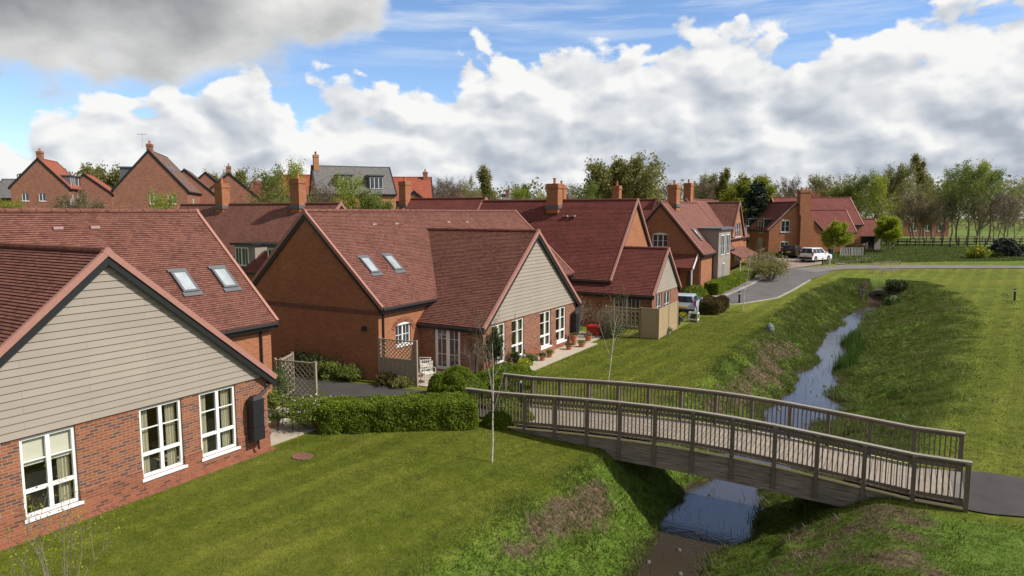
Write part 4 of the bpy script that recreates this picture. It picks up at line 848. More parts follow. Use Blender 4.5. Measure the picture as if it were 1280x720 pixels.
# ------------------------------------------------------------------ far estate on the left and behind
def fhouse(label, px, t, w, ez, rz_, ln, extra, rm='roof_brown', wm='brick_far', ops=None, axis='y', chim=None, ch=1.5, dorm=None, group='far houses of the estate', cat='house', name='brick_house', pots=2, side=None):
    p = far(px, t); g = p[2]; root = thing(name, p, label, cat, group, rz=YAW+R(extra)); s = (rz_-ez)/(w/2)
    if axis == 'y': rblock(root, -w/2, w/2, 0, ln, ez-g, s, 'y', wmat=wm, rmat=rm, det=1, oh=.25, vo=.1, ops=ops or {}, trim='black_plastic')
    else: rblock(root, 0, ln, 0, w, ez-g, s, 'x', wmat=wm, rmat=rm, det=1, oh=.25, vo=.1, ops=ops or {}, trim='black_plastic')
    if chim is not None: chimney(root, (0, 0, 0), chim[0], chim[1], rz_-g-1.2, rz_-g+ch, .7, 1.1, pots, mat=wm)
    return root, g
def wz_(z0, z1, g): return z0-g, z1-g
sq = dict(cols=2)
r1, g = fhouse('leftmost far brick gable with two small windows and an orange-red roof', 52, 104, 7.6, 11.3, 15.5, 9, 18, 'roof_orange', ops={'y0': [(-2.4, -1.5, 9.0, 10.2, sq), (-.2, .7, 9.0, 10.2, sq)], 'x1': [(1.5, 2.6, 8.4, 10.2, sq), (4, 5.1, 8.4, 10.2, sq), (6.4, 7.5, 8.4, 10.2, sq)]}, chim=(0, 1.2), ch=1.2)
dormer(r1, (0, 0, 0), 'x1', 2.0, 4.2, 2.8, 3.6, 11.0-g, 13.1-g, 'grey_slate', wins=[(2.1, 4.1, 11.1-g, 13.0-g)]); dormer(r1, (0, 0, 0), 'x1', 6.0, 8.2, 2.8, 3.6, 11.0-g, 13.1-g, 'grey_slate', wins=[(6.1, 8.1, 11.1-g, 13.0-g)]); 
m = MB(); m.tube([(4.0, -.1, 0), (4.0, -.1, 9.4)], .16, 6); m.build('downpipe', 'white_frame', r1)
m = MB(); m.box(-2.6, -.12, 7.0, -.2, -.02, 7.9); m.build('window_band', 'white_frame', r1)
r2, g = fhouse('small far brick gable with orange roof, between the two largest gables', 108, 112, 7.5, 10.6, 13.6, 9, 22, 'roof_orange', chim=None)
dormer(r2, (0, 0, 0), 'x0', .5, 2.5, 2, -3.6, 10.2-g, 12.3-g, 'grey_slate', wins=[(.8, 2.2, 10.5-g, 12.1-g)])
fhouse('low far maroon roof with chimney, in the gap beside the largest gable', 152, 122, 8, 9.5, 13, 9, 0, 'roof_maroon', axis='x', chim=(4, 4), ch=1)
r3, g = fhouse('largest far brick gable with chimney, brown roof and two small white windows', 190, 95, 9.2, 10.6, 15.9, 13.5, 17, 'roof_brown', ops={'y0': [(-.2, .9, 8.4, 9.7, sq), (2.1, 3.2, 8.4, 9.7, sq)], 'x1': [(5, 6.4, 7.6, 9.4, sq)]}, chim=(0, 1.0), ch=1.0)
dormer(r3, (0, 0, 0), 'x0', 1, 4, 2.4, -3.9, 11-g, 13.6-g, 'grey_slate', wins=[(1.3, 3.6, 11.3-g, 13.3-g)])
m = MB(); m.beam((2.4, 3, 14.0-g), (2.4, 3, 14.02-g), .1, .1); s3 = Vector((1, 0, -(15.9-10.6)/4.6)).normalized()
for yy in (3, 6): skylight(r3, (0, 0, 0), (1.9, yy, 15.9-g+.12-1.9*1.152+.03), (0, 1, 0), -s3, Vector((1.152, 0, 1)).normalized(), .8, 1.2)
m = MB(); m.tube([(-.9, 1.0, 16.4-g), (-.9, 1.0, 18.3-g)], .03, 4); [m.tube([(-1.5, 1.0-.3+.1*k, 18.2-g), (-.3, 1.0-.3+.1*k, 18.2-g)], .02, 4) for k in range(5)]; m.build('aerial', 'rim', r3)
fhouse('first of the stepped brown roofs right of the largest gable', 233, 108, 8.5, 10.3, 14.1, 13, 20, 'roof_brown'); fhouse('second of the stepped brown roofs right of the largest gable', 259, 119, 8.8, 10.3, 14.3, 12, 20, 'roof_brown', ops={'x1': [(2, 3.2, 7.6, 9.0, sq), (7, 8.2, 7.6, 9.0, sq)]})
fhouse('third stepped brown roof, with a chimney on its gable', 288, 114, 9, 9.9, 13.9, 12, 20, 'roof_brown', chim=(0, .8), ch=1.2)
fhouse('far maroon roof end-on left of the red-walled house', 308, 120, 8, 9.2, 12.8, 9, 6, 'roof_maroon', axis='x', chim=(1.2, 4), ch=.1)
fhouse('far red-roofed house with small white window behind the green trees', 339, 108, 8.5, 10.2, 13.4, 7.5, 4, 'roof_orange', axis='x', chim=(.6, 4), ch=.5, ops={'y0': [(2, 3, 8.2, 9.5, sq)]})
fhouse('far maroon-roofed house behind the tall green trees', 372, 116, 8.5, 9.8, 12.9, 9, 4, 'roof_maroon', axis='x')
r4, g = fhouse('three-storey house with grey slate roof, white dormers and orange walls', 396, 92, 8.4, 10.1, 13.8, 10.8, 22, 'roof_grey', 'brick_buff', axis='x', chim=(.5, 3.9), ch=1.6, pots=3, ops={'y0': [(7.6, 8.9, 6.2, 8.0, sq), (2, 3.3, 6.2, 8.0, sq)]})
for a in (3.0, 7.2): dormer(r4, (0, 0, 0), 'y0', a, a+2.0, 2.6, .45, 10.6-g, 12.5-g, 'grey_slate', wins=[(a+.1, a+1.9, 10.7-g, 12.3-g)], cols=3)
r5, g = fhouse('far red roof with chimney right of the grey slate roof', 484, 105, 8.4, 9.3, 12.9, 7.0, 10, 'roof_orange', axis='x', chim=(6.1, 4.2), ch=1)
rblock(r5, 1.5, 6.5, -4, 2, 8.5-g, .8, 'y', wmat='brick_far', rmat='roof_orange', det=1, trim='black_plastic')
fhouse('far brown roof low on the horizon right of the bare trees', 548, 165, 9, 8.6, 12.4, 13, 2, 'roof_brown', axis='x')
fhouse('grey slate roof at the far left edge of the frame', -12, 118, 9, 10, 13.2, 6.5, 8, 'roof_grey', axis='x')
fhouse('low grey roof with a red chimney between the pointed and rounded green trees', 628, 150, 8, 9.4, 11.4, 7, 0, 'roof_grey', axis='x', chim=(1, 3), ch=1)
fhouse('far red-brick roof behind the two chimneys of the taupe bay house', 868, 138, 9, 9.6, 12.8, 5.5, 0, 'roof_maroon', axis='x', chim=(1, 4), ch=.6)
fhouse('far pinkish roof behind the broad chimney of the corner house', 1012, 150, 9, 8.6, 12.2, 9, 0, 'roof_orange', axis='x'); fhouse('far reddish roof left of the corner house ridge', 955, 150, 9, 7.4, 10.4, 9, 0, 'roof_orange', axis='x')
r6, g = fhouse('white and brick farmhouse half hidden behind bare trees at the field edge', 1130, 150, 7, 8.0, 10.4, 10, 0, 'roof_brown', 'render_white', axis='x', ops={'y0': [(1, 2.4, 4.2, 5.5, sq), (4.2, 5.6, 4.2, 5.5, sq), (7.4, 8.8, 4.2, 5.5, sq)]}, chim=(9.6, 4.5), ch=1)
m = MB(); m.box(-.05, -.12, -.2, 10.05, -.01, 3.7); bb6 = m.build('brick_base', 'brick_far', r6)
for x in (1.5, 4.6, 7.6): window(r6, Vector((0, -.12, 0)), Vector((1, 0, 0)), Vector((0, -1, 0)), x, x+1.3, 1.2, 2.9, rec=-.08)
# ------------------------------------------------------------------ ground sheet
xs = np.concatenate([np.linspace(-420, -60, 25), np.linspace(-56, -20, 19), np.arange(-19, -10.5, .5), np.arange(-10.5, 4.01, .16), np.arange(4.4, 14, .6), np.linspace(15, 60, 20), np.linspace(70, 480, 24)])
ys = np.concatenate([np.linspace(-120, 2, 18), np.arange(3, 36, .2), np.arange(36, 80, .33), np.arange(80.4, 130, 1.0), np.linspace(132, 620, 40)])
XX, YY = np.meshgrid(xs, ys); ZZ = ground(XX, YY); ZZ = ZZ-.06*((XX < -4) & (XX > -60) & (False))
nx, ny = len(xs), len(ys); V = np.stack([XX, YY, ZZ], -1).reshape(-1, 3); idx = np.arange(nx*ny).reshape(ny, nx)
Fq = np.stack([idx[:-1, :-1], idx[:-1, 1:], idx[1:, 1:], idx[1:, :-1]], -1).reshape(-1, 4)
me = bpy.data.meshes.new('ground'); me.vertices.add(len(V)); me.vertices.foreach_set('co', V.astype(np.float32).ravel()); me.loops.add(Fq.size); me.loops.foreach_set('vertex_index', Fq.ravel().astype(np.int32))
me.polygons.add(len(Fq)); me.polygons.foreach_set('loop_start', np.arange(0, Fq.size, 4, dtype=np.int32)); me.polygons.foreach_set('loop_total', np.full(len(Fq), 4, np.int32)); me.polygons.foreach_set('use_smooth', np.ones(len(Fq), bool)); me.update(calc_edges=True)
X_, Y_ = V[:, 0], V[:, 1]; cv = carve(X_, Y_); kend = 1-sstep(72, 76, Y_)
def brownmask(X, Y):
    c = carve(X, Y); left = X < wcx(Y); n = fbm(X*.55+9, Y*.4, 21); n2 = fbm(X*2.2, Y*2.2, 25)
    near = np.exp(-((Y-15.8)/3.4)**2)*np.exp(-((c-.34)/.2)**2)*1.25
    farb = np.exp(-((Y-38)/10)**2)*np.exp(-((c-.48)/.3)**2)*1.6+.6*np.exp(-((Y-57)/6)**2)*np.exp(-((c-.5)/.25)**2)
    rt = .75*(fbm(X*.9, Y*.9, 83) > .42)*(Y < 19.6)*(X > -2.5)*(X < 12)+.5*np.exp(-((X-2.6)/1.6)**2)*np.exp(-((Y-18)/2.5)**2)
    n3 = fbm(X*6, Y*6, 27)
    return np.clip(sstep(.42, .78, (near+farb)*left*.85+rt+(n-.5)*1.3+(n2-.5)*1.1+(n3-.5)*.6-.02), 0, 1)
def bankmask(X, Y):
    c = carve(X, Y); return np.maximum(sstep(-.22, .34, c+(fbm(X*.8, Y*.8, 31)-.5)*.5), sstep(-4, -2, X)*(1-sstep(19.2, 19.9, Y)))*(1-sstep(76, 79, Y))
def setattr_(n, a): at = me.attributes.new(n, 'FLOAT', 'POINT'); at.data.foreach_set('value', np.asarray(a, np.float32))
setattr_('bank', bankmask(X_, Y_)); setattr_('mud', sstep(.86, 1.0, cv+(fbm(X_*2, Y_*2, 33)-.5)*.25)*kend); setattr_('brown', brownmask(X_, Y_)*(cv > -.3))
setattr_('meadow', sstep(90, 97, Y_)*sstep(-9, -4, X_)); setattr_('farfield', np.clip(sstep(126, 136, Y_)+sstep(-28, -34, X_)*0, 0, 1))
m, nt, b = newmat('ground'); tc = nt.nodes.new('ShaderNodeTexCoord'); pos = tc.outputs['Object']
def attr(n): a = nt.nodes.new('ShaderNodeAttribute'); a.attribute_name = n; return a.outputs['Fac']
sep = nt.nodes.new('ShaderNodeSeparateXYZ'); L(nt, pos, sep.inputs[0])
nL = noise(nt, pos, .35, 6, .62); nM = noise(nt, pos, 2.6, 5, .65); nF = noise(nt, pos, 28, 4, .75)
lawn = ramp(nt, nM, [(.25, (.068, .098, .009)), (.5, (.132, .158, .015)), (.8, (.215, .232, .035))]).outputs[0]
lawn = mixc(nt, math_(nt, 'MULTIPLY', ramp(nt, nL, [(.42, (0, 0, 0)), (.72, (1, 1, 1))]).outputs[0], .55), lawn, (.27, .26, .05))
st = math_(nt, 'SINE', math_(nt, 'MULTIPLY', math_(nt, 'ADD', math_(nt, 'ADD', sep.outputs[0], math_(nt, 'MULTIPLY', sep.outputs[1], -.12)), math_(nt, 'MULTIPLY', nL, 1.6)), 4.6))
lawn = mixc(nt, .4, lawn, ramp(nt, st, [(.35, (.62, .66, .62)), (.65, (1.08, 1.08, 1.0))]).outputs[0], 'MULTIPLY')
bank = ramp(nt, nM, [(.28, (.06, .11, .012)), (.5, (.105, .175, .02)), (.75, (.18, .24, .05))]).outputs[0]
brown = ramp(nt, noise(nt, pos, 7, 5, .7), [(.3, (.050, .032, .020)), (.5, (.12, .082, .055)), (.7, (.22, .165, .11))]).outputs[0]
mud = ramp(nt, noise(nt, pos, 5, 5, .7), [(.3, (.028, .018, .012)), (.6, (.075, .05, .035)), (.8, (.14, .10, .075))]).outputs[0]
field = ramp(nt, noise(nt, pos, .06, 6, .6), [(.3, (.10, .155, .025)), (.6, (.165, .22, .045)), (.8, (.22, .23, .07))]).outputs[0]
c = mixc(nt, attr('bank'), lawn, bank); c = mixc(nt, attr('meadow'), c, bank); c = mixc(nt, attr('brown'), c, brown); c = mixc(nt, attr('mud'), c, mud); c = mixc(nt, attr('farfield'), c, field)
worn = ramp(nt, noise(nt, pos, 1.3, 7, .75), [(.60, (0, 0, 0)), (.72, (1, 1, 1))]).outputs[0]
c = mixc(nt, math_(nt, 'MULTIPLY', worn, .45), c, (.26, .235, .07))
c = mixc(nt, .6, c, ramp(nt, nF, [(.3, (.55, .58, .55)), (.7, (1.15, 1.15, 1.1))]).outputs[0], 'MULTIPLY')
L(nt, c, b.inputs['Base Color']); b.inputs['Roughness'].default_value = .95; b.inputs['Specular IOR Level'].default_value = .15; bump(nt, b, math_(nt, 'ADD', nF, nM), .8, .05)
me.materials.append(m); go = bpy.data.objects.new('ground', me); COL.objects.link(go); tag(go, kind='structure')
# water
wy = np.arange(-60, 74.3, .5); mb = MB()
for a, b_ in zip(wy[:-1], wy[1:]):
    ca, cb_ = float(wcx(a)), float(wcx(b_)); za, zb_ = float(wz(a)), float(wz(b_)); mb.quad((ca-2.4, a, za), (ca+2.4, a, za), (cb_+2.4, b_, zb_), (cb_-2.4, b_, zb_))
m, nt, b = newmat('water'); tc = nt.nodes.new('ShaderNodeTexCoord'); n = noise(nt, tc.outputs['Object'], 3.5, 4, .6)
b.inputs['Base Color'].default_value = (.045, .035, .024, 1); b.inputs['Roughness'].default_value = .03; b.inputs['Specular IOR Level'].default_value = .9; b.inputs['IOR'].default_value = 1.5; n2w = noise(nt, tc.outputs['Object'], 14, 4, .6); bump(nt, b, math_(nt, 'ADD', n, math_(nt, 'MULTIPLY', n2w, .3)), .26, .03)
tag(mb.build('stream_water', 'water'), kind='structure')
# ribbons on the ground
def ribbon(name, Lp, Rp, mat, lift=.03, n=40, k=8, curb=0):
    def rs(P):
        P = np.array(P, float); d = np.r_[0, np.cumsum(np.linalg.norm(np.diff(P, axis=0), axis=1))]; s = np.linspace(0, d[-1], n); return np.stack([np.interp(s, d, P[:, 0]), np.interp(s, d, P[:, 1])], 1)
    A, B = rs(Lp), rs(Rp); mb = MB(); G = []
    for i in range(n): row = [A[i]+(B[i]-A[i])*j/k for j in range(k+1)]; G.append([(p[0], p[1], float(ground(p[0], p[1]))+lift) for p in row])
    for i in range(n-1):
        for j in range(k): mb.quad(G[i][j], G[i][j+1], G[i+1][j+1], G[i+1][j])
    if curb:
        for j in (0, k):
            for i in range(n-1): mb.quad(G[i][j], G[i+1][j], Vector(G[i+1][j])-Vector((0, 0, curb)), Vector(G[i][j])-Vector((0, 0, curb)))
    return tag(mb.build(name, mat), kind='structure')
def gp2(pts): return [gpt(*p)[:2] for p in pts]
rl = gp2([(800, 372), (835, 376), (862, 375), (909, 370), (939, 357), (957, 347), (972, 339)]); rr_ = gp2([(800, 384), (850, 384), (896, 382), (926, 380), (971, 372.5), (992, 362), (1012, 350)])
rd = ribbon('road', rl+gp2([(985, 335.5)]), rr_+gp2([(1040, 340)]), 'tarmac_road', .035, 60, 10)
ribbon('road_kerb', [(x-.02, y) for x, y in rr_], [(x+.14, y-.03) for x, y in rr_], 'kerb_stone', .06, 50, 1, .2)
ribbon('road_kerb', [(x-.14, y+.05) for x, y in rl], rl, 'kerb_stone', .14, 50, 1, .2)
pv = [(x-1.5, y+1.2) for x, y in rl]; ribbon('pavement', pv, [(x-.14, y+.05) for x, y in rl], 'tarmac_pavement', .13, 50, 3, .2)
ribbon('parking_area', gp2([(958, 345.5), (972, 337), (962, 328), (950, 322)]), gp2([(985, 336), (1010, 333), (1045, 328), (1050, 324)]), 'block_paving', .04, 30, 8)
ribbon('footpath', gp2([(985, 336.5), (1030, 333), (1060, 331.5), (1130, 331.5), (1220, 332), (1300, 333)]), gp2([(1020, 341), (1044, 338.2), (1060, 336.8), (1130, 336), (1220, 335.6), (1300, 336)]), 'tarmac_pavement', .05, 60, 4)
ribbon('footpath', gp2([(1040, 329), (1070, 324), (1098, 317.5)]), gp2([(1050, 331), (1085, 325.5), (1102, 319)]), 'tarmac_pavement', .05, 30, 4)
ribbon('footpath', [(1.2, 22.55), (2.2, 22.9), (3.2, 22.9), (9, 22.2), (14, 20)], [(1.2, 20.05), (2.0, 20.0), (3.0, 20.3), (8, 19.6), (13, 17.5)], 'tarmac_dark', .04, 40, 8)
ribbon('footpath', [(8.2, 21.7), (7.3, 40), (6.9, 55), (7.8, 61), (11, 66), (17, 71), (34, 80)], [(11, 20.9), (10, 40), (9.7, 54), (10.6, 58.5), (13, 62), (18.5, 67), (35, 76)], 'tarmac_dark', .045, 80, 6)
ribbon('footpath', [(-30, 21.6), (-22.4, 21.4), (-20.2, 22.0), (-17.6, 22.3), (-15.5, 22.6), (-13.5, 22.6), (-12.3, 22.4)], [(-30, 18.6), (-22, 18.9), (-20.4, 19.3), (-18.6, 20.5), (-17.0, 20.9), (-14.5, 20.6), (-12.3, 20.3)], 'tarmac_dark', .035, 60, 6)
# patios and strips
def slab(name, x0, y0, x1, y1, mat='paving_slab', z=.05): m = MB(); m.box(x0, y0, -.1, x1, y1, z); return tag(m.build(name, mat), kind='structure')
slab('patio_paving', -20.7, 14.4, -17.45, 17.6); slab('patio_paving', -20.05, 22.9, -16.55, 25.6); slab('paved_strip', -16.45, 25.2, -15.15, 35.6); slab('patio_paving', -20.05, 35.62, -15.7, 38.6)
slab('gravel_edge', -17.34, 4, -17.1, 14.4, 'brick_red', .02)
# ------------------------------------------------------------------ the footbridge
BO = (-6.0, 21.3, 0)
br_ = thing('footbridge', BO, 'arched wooden footbridge with slatted railings crossing the stream', 'bridge')
Y0, Y1 = 20.0, 22.6
DX = [-13.5, -12.35, -11.2, -10.05, -8.9, -7.75, -6.6, -5.45, -4.3, -3.15, -2.0, -.8, .45, 1.6]
def yz(px, py): r = ray(px, py); t = Y0/r[1]; return (r[0]*t, CH+r[2]*t)
railpx = [(584, 485), (620, 489.5), (657, 492.5), (695, 495), (735, 498), (776, 502), (820, 507), (867.5, 512.5), (917, 520.5), (970, 530.5), (1023, 541.5), (1082, 554), (1144, 567), (1211, 577)]
rp = [yz(*q) for q in railpx]; PX = [q[0] for q in rp]; RZ = np.interp(PX, [q[0] for q in rp], [q[1] for q in rp])
# smooth the arch a little
RZ = np.array([RZ[0]]+[RZ[i]*.5+(RZ[i-1]+RZ[i+1])*.25 if 2 < i < 12 else RZ[i] for i in range(1, 13)]+[RZ[13]])
dz = lambda x: float(np.interp(x, PX, RZ))-1.12
BO_ = BO
dk = MB(BO); k = 60
for i in range(k):
    a = PX[1]+(PX[-1]-.25-PX[1])*i/k; b_ = PX[1]+(PX[-1]-.25-PX[1])*(i+1)/k; dk.hexa([(a, Y0+.08, dz(a)-.05), (b_, Y0+.08, dz(b_)-.05), (b_, Y1-.08, dz(b_)-.05), (a, Y1-.08, dz(a)-.05)], [(a, Y0+.08, dz(a)), (b_, Y0+.08, dz(b_)), (b_, Y1-.08, dz(b_)), (a, Y1-.08, dz(a))])
dk.build('deck', 'wood_deck', br_)
for y, sg in ((Y0, -1), (Y1, 1)):
    bm_ = MB(BO)
    for i in range(1, 13):
        a, b_ = PX[i], PX[i+1]; n2 = 4
        for j in range(n2):
            u, w = a+(b_-a)*j/n2, a+(b_-a)*(j+1)/n2
            D = lambda x: .56+.2*math.sin(max(0, min(1, (x-PX[1])/(PX[-1]-PX[1])))**1.2*math.pi)
            for q in range(3):
                zu, zw = dz(u)-.10-D(u)*q/3, dz(w)-.10-D(w)*q/3; hu, hw = D(u)/3-.008, D(w)/3-.008
                bm_.hexa([(u, y-.05, zu-hu), (w, y-.05, zw-hw), (w, y+.05, zw-hw), (u, y+.05, zu-hu)], [(u, y-.05, zu), (w, y-.05, zw), (w, y+.05, zw), (u, y+.05, zu)])
    bm_.build('side_beam', 'wood_fascia', br_)
    bt = MB(BO)
    for i in range(1, 13): bt.beam((PX[i]+.06, y+sg*.09, dz(PX[i])-.075), (PX[i+1]-.06, y+sg*.09, dz(PX[i+1])-.075), .08, .045)
    bt.build('edge_batten', 'wood_batten', br_)
    hr = MB(BO)
    for i in range(13): hr.beam((PX[i]-(.06 if i == 0 else 0), y, RZ[i]-.02), (PX[i+1]+(.08 if i == 12 else .0), y, RZ[i+1]-.02), .15, .045)
    hr.build('handrail', 'wood_rail', br_)
    for i in range(14):
        p = MB(BO); zb = dz(PX[i])-(.62+.14*math.sin(i/13*math.pi) if 1 <= i <= 12 else .35); p.box(PX[i]-.055, y+sg*.052-.05, zb, PX[i]+.055, y+sg*.052+.05, RZ[i]-.045); p.build('post', 'wood_post', br_)
    for i in range(13):
        p = MB(BO); a, b_ = PX[i], PX[i+1]
        p.beam((a+.06, y, dz(a)+.09), (b_-.06, y, dz(b_)+.09), .045, .10); p.beam((a+.06, y, RZ[i]-.10), (b_-.06, y, RZ[i+1]-.10), .045, .09)
        for j in range(1, 9):
            x = a+(b_-a)*j/9; xz = float(np.interp(x, PX, RZ)); p.box(x-.017, y-.0175, dz(x)+.1, x+.017, y+.0175, xz-.1)
        p.build('railing_panel', 'wood_post', br_)
m = MB(BO); m.box(PX[-1]-.25, Y0+.1, -1, PX[-1]+.02, Y1-.1, dz(PX[-1])-.0); m.build('end_sill', 'tarmac_pavement', br_)
m = MB(BO); m.box(-12.6, Y0+.1, -1.2, -12.2, Y1-.1, -.25); m.box(1.0, Y0+.1, -1.5, 1.4, Y1-.1, -.4); m.build('abutment', 'concrete', br_)
# ------------------------------------------------------------------ trellis, fences
def lattice(mb, o, t, w, z0, z1, sp=.16, th=.014, wd=.032):
    o = Vector(o); t = Vector(t).normalized(); n = Vector((t.y, -t.x, 0)); H = z1-z0
    for sgn in (1, -1):
        x = -H
        while x < w:
            a0 = max(x, 0); a1 = min(x+H, w)
            if a1-a0 > .03:
                za, zb_ = z0+(a0-x), z0+(a1-x)
                if sgn < 0: za, zb_ = z0+H-(a0-x), z0+H-(a1-x)
                mb.beam(o+t*a0+Vector((0, 0, za))+n*.008*sgn, o+t*a1+Vector((0, 0, zb_))+n*.008*sgn, th, wd, up=(0, 0, 1))
            x += sp*1.42
def screen(loc, t, w, h, label, solid=0, mat='trellis_wood', name='trellis_screen', sp=.16, posts=2, group=None, cat='trellis'):
    t = Vector(t).normalized(); root = thing(name, loc, label, cat, group); n = Vector((t.y, -t.x, 0))
    m = MB(); lattice(m, (0, 0, 0), t, w, max(solid, .08), h-.05, sp); m.build('lattice', mat, root)
    m = MB(); m.beam((0, 0, h), t*w+Vector((0, 0, h)), .06, .06); m.beam((0, 0, max(solid, .06)), t*w+Vector((0, 0, max(solid, .06))), .05, .05); m.build('rail', mat, root)
    if solid:
        m = MB(); k = int(w/.12)
        for i in range(k): m.obox(t*(w*(i+.5)/k)+n*.012*(i % 2)+Vector((0, 0, .04)), t, n, w/k-.006, .018, solid-.06)
        m.build('boards', mat, root)
    for i in range(posts): m = MB(); m.obox(t*(w*i/(posts-1)), t, n, .09, .09, h+.08); m.build('post', mat, root)
    return root
screen((-21.7, 18.35, 0), (1.85, .35, 0), 1.9, 1.62, 'open diagonal lattice screen behind the bistro table at the corner of the nearest bungalow')
screen((-22.1, 19.6, 0), (.6, -1.2, 0), 1.2, 1.6, 'short pale trellis piece seen behind the open diagonal lattice screen')
screen((-20.0, 22.62, 0), (1.9, .2, 0), 1.92, 1.95, 'grey trellis screen with solid lower boards beside the white garden chairs', solid=1.12, sp=.13)
screen((-15.95, 38.7, 0), (1, 0, 0), 2.2, 1.75, 'tan lattice fence panel at the lawn edge under the tall brick gable', mat='fence_new', sp=.19, name='lattice_fence', cat='fence')
def boardfence(loc, t, w, h, label, mat='fence_new', posts=2, name='board_fence', bw=.13, group=None, cat='fence', picket=False):
    t = Vector(t).normalized(); n = Vector((t.y, -t.x, 0)); root = thing(name, loc, label, cat, group); k = max(1, int(w/bw)); m = MB()
    for i in range(k): m.obox(t*(w*(i+.5)/k)+n*.01*(i % 2)+Vector((0, 0, .04)), t, n, w/k*(.6 if picket else .97), .02, h-.05-(.06*(i % 2) if picket else 0))
    m.build('boards', mat, root); m = MB(); m.beam((0, 0, h), t*w+Vector((0, 0, h)), .07, .03); m.beam((0, 0, .3), t*w+Vector((0, 0, .3)), .05, .08); m.build('rail', mat, root)
    for i in range(posts): m = MB(); m.obox(t*(w*i/(posts-1)), t, n, .09, .09, h+.03); m.build('post', mat, root)
    return root
boardfence((-13.7, 38.7, 0), (1, 0, 0), 1.1, 1.82, 'tan close-boarded fence panel facing the bungalows, right of the lattice'); boardfence((-12.6, 38.75, 0), (-.03, 1, 0), 4.1, 1.8, 'sunlit tan close-boarded fence side facing the lawn', posts=3)
pk = far(1053, 87); boardfence((pk[0], pk[1], 1.5), (math.cos(YAW), math.sin(YAW), 0), 2.9, 1.5, 'pale grey picket fence right of the green bin', 'picket_wood', 3, 'picket_fence', .2, picket=True)
pb_ = far(1078, 90); pe = far(1098, 112); d = Vector(pe)-Vector(pb_); d.z = 0; boardfence((pb_[0], pb_[1], 1.6), d, d.length, 1.5, 'pinkish brown boarded fence running back beside the footpath', 'fence_pink', 8, bw=.25)
# field fence: post and rail, far
def railfence(p0, p1, h, label, mat='dark_fence', n=16, rails=3):
    root = thing('rail_fence', p0, label, 'fence', 'fences at the field edge'); rl_ = MB(p0); pp = MB(p0)
    P = [(p0[0]+(p1[0]-p0[0])*i/n, p0[1]+(p1[1]-p0[1])*i/n) for i in range(n+1)]; P = [Vector((x, y, float(ground(x, y)))) for x, y in P]
    for i in range(n):
        for r_ in range(rails): z = Vector((0, 0, h*(r_+1)/rails-.1)); rl_.beam(P[i]+z, P[i+1]+z, .05, .14)
    for i in range(n+1):
        q = MB(p0); q.box(P[i].x-.07, P[i].y-.07, P[i].z-.1, P[i].x+.07, P[i].y+.07, P[i].z+h); q.build('post', mat, root)
    rl_.build('rails', mat, root)
railfence(far(1125, 108), far(1300, 108), 1.3, 'long dark post and rail fence under the right-hand trees'); railfence(far(1068, 112), far(1125, 108), 1.5, 'dark close fence between the house wing and the lime green tree', rails=5, n=8)
railfence(far(1140, 118), far(1300, 120), 1.2, 'pale field rail fence behind the dark post and rail fence', 'trellis_wood', 16, 2)
# low white rails over the culvert
for (px0, px1, t, lab) in ((1093, 1130, 78, 'low pale timber rail on the far side of the path over the culvert'), (1094, 1133, 70.8, 'low pale timber rail on the near side of the path over the culvert')):
    a = far(px0, t); b_ = far(px1, t); a = Vector((a[0], a[1], float(ground(a[0], a[1])))); b_ = Vector((b_[0], b_[1], float(ground(b_[0], b_[1])))); r0 = thing('low_rail', a, lab, 'rail', 'rails over the culvert'); m = MB(a)
    m.beam(a+Vector((0, 0, .28)), b_+Vector((0, 0, .28)), .06, .09); m.build('rail', 'trellis_wood', r0)
    for f in (0.03, .35, .65, .97): q = a.lerp(b_, f); m = MB(a); m.box(q.x-.05, q.y-.05, q.z-.2, q.x+.05, q.y+.05, q.z+.28); m.build('post', 'picket_wood', r0)
# culvert
cx, cy = -2.35, 72.6; cu = thing('culvert', (cx, cy, -.9), 'dark arched culvert mouth with mossy stone headwall at the far end of the stream', 'culvert')
m = MB((cx, cy, -.9)); k = 14
for i in range(k):
    a0, a1 = math.pi*i/k, math.pi*(i+1)/k; P = lambda a, r, y: (cx+math.cos(a)*r*.9, y, -.75+math.sin(a)*r*.85)
    m.hexa([P(a0, .72, cy-.35), P(a1, .72, cy-.35), P(a1, 1.15, cy-.35), P(a0, 1.15, cy-.35)], [P(a0, .72, cy+2.5), P(a1, .72, cy+2.5), P(a1, 1.15, cy+2.5), P(a0, 1.15, cy+2.5)])
m.box(cx-1.15, cy-.35, -1.5, cx-.72, cy+2.5, -.75); m.box(cx+.72, cy-.35, -1.5, cx+1.15, cy+2.5, -.75); m.build('headwall', 'stone_mossy', cu)
m = MB((cx, cy, -.9)); m.box(cx-.8, cy+2.2, -1.5, cx+.8, cy+2.5, .0); m.build('dark_end_panel', 'hole_black', cu)  # black panel closing the tunnel, painted darkness of the culvert mouth
m = MB((cx, cy, -.9)); m.box(cx-1.9, cy-.15, -1.4, cx-1.0, cy+.6, .1); m.box(cx+1.0, cy-.15, -1.4, cx+1.9, cy+.6, .1); m.build('wing_wall', 'stone_mossy', cu)
rg = random.Random(4)
for i in range(9):
    a = rg.uniform(0, 1); x, y = cx+.8+a*1.9, cy-.7+rg.uniform(-.4, .6); rr_ = rg.uniform(.22, .42); st = MB((x, y, -.6)); st.lathe((x, y, -.75+a*.2), [(rr_*.7, 0), (rr_, .2), (rr_*.9, .4), (rr_*.5, .55)], 8); o = st.build('boulder', 'stone_mossy'); tag(o, 'mossy boulder in the heap beside the culvert mouth', 'boulder', 'mossy boulders at the culvert')
wildshrub((cx-1.3, cy-1.6, -.7), .7, 1.9, 'dry straw-coloured reeds left of the culvert mouth', 'blade_dead', 26, 260, .07, 61, name='reed_clump', cat='reeds')
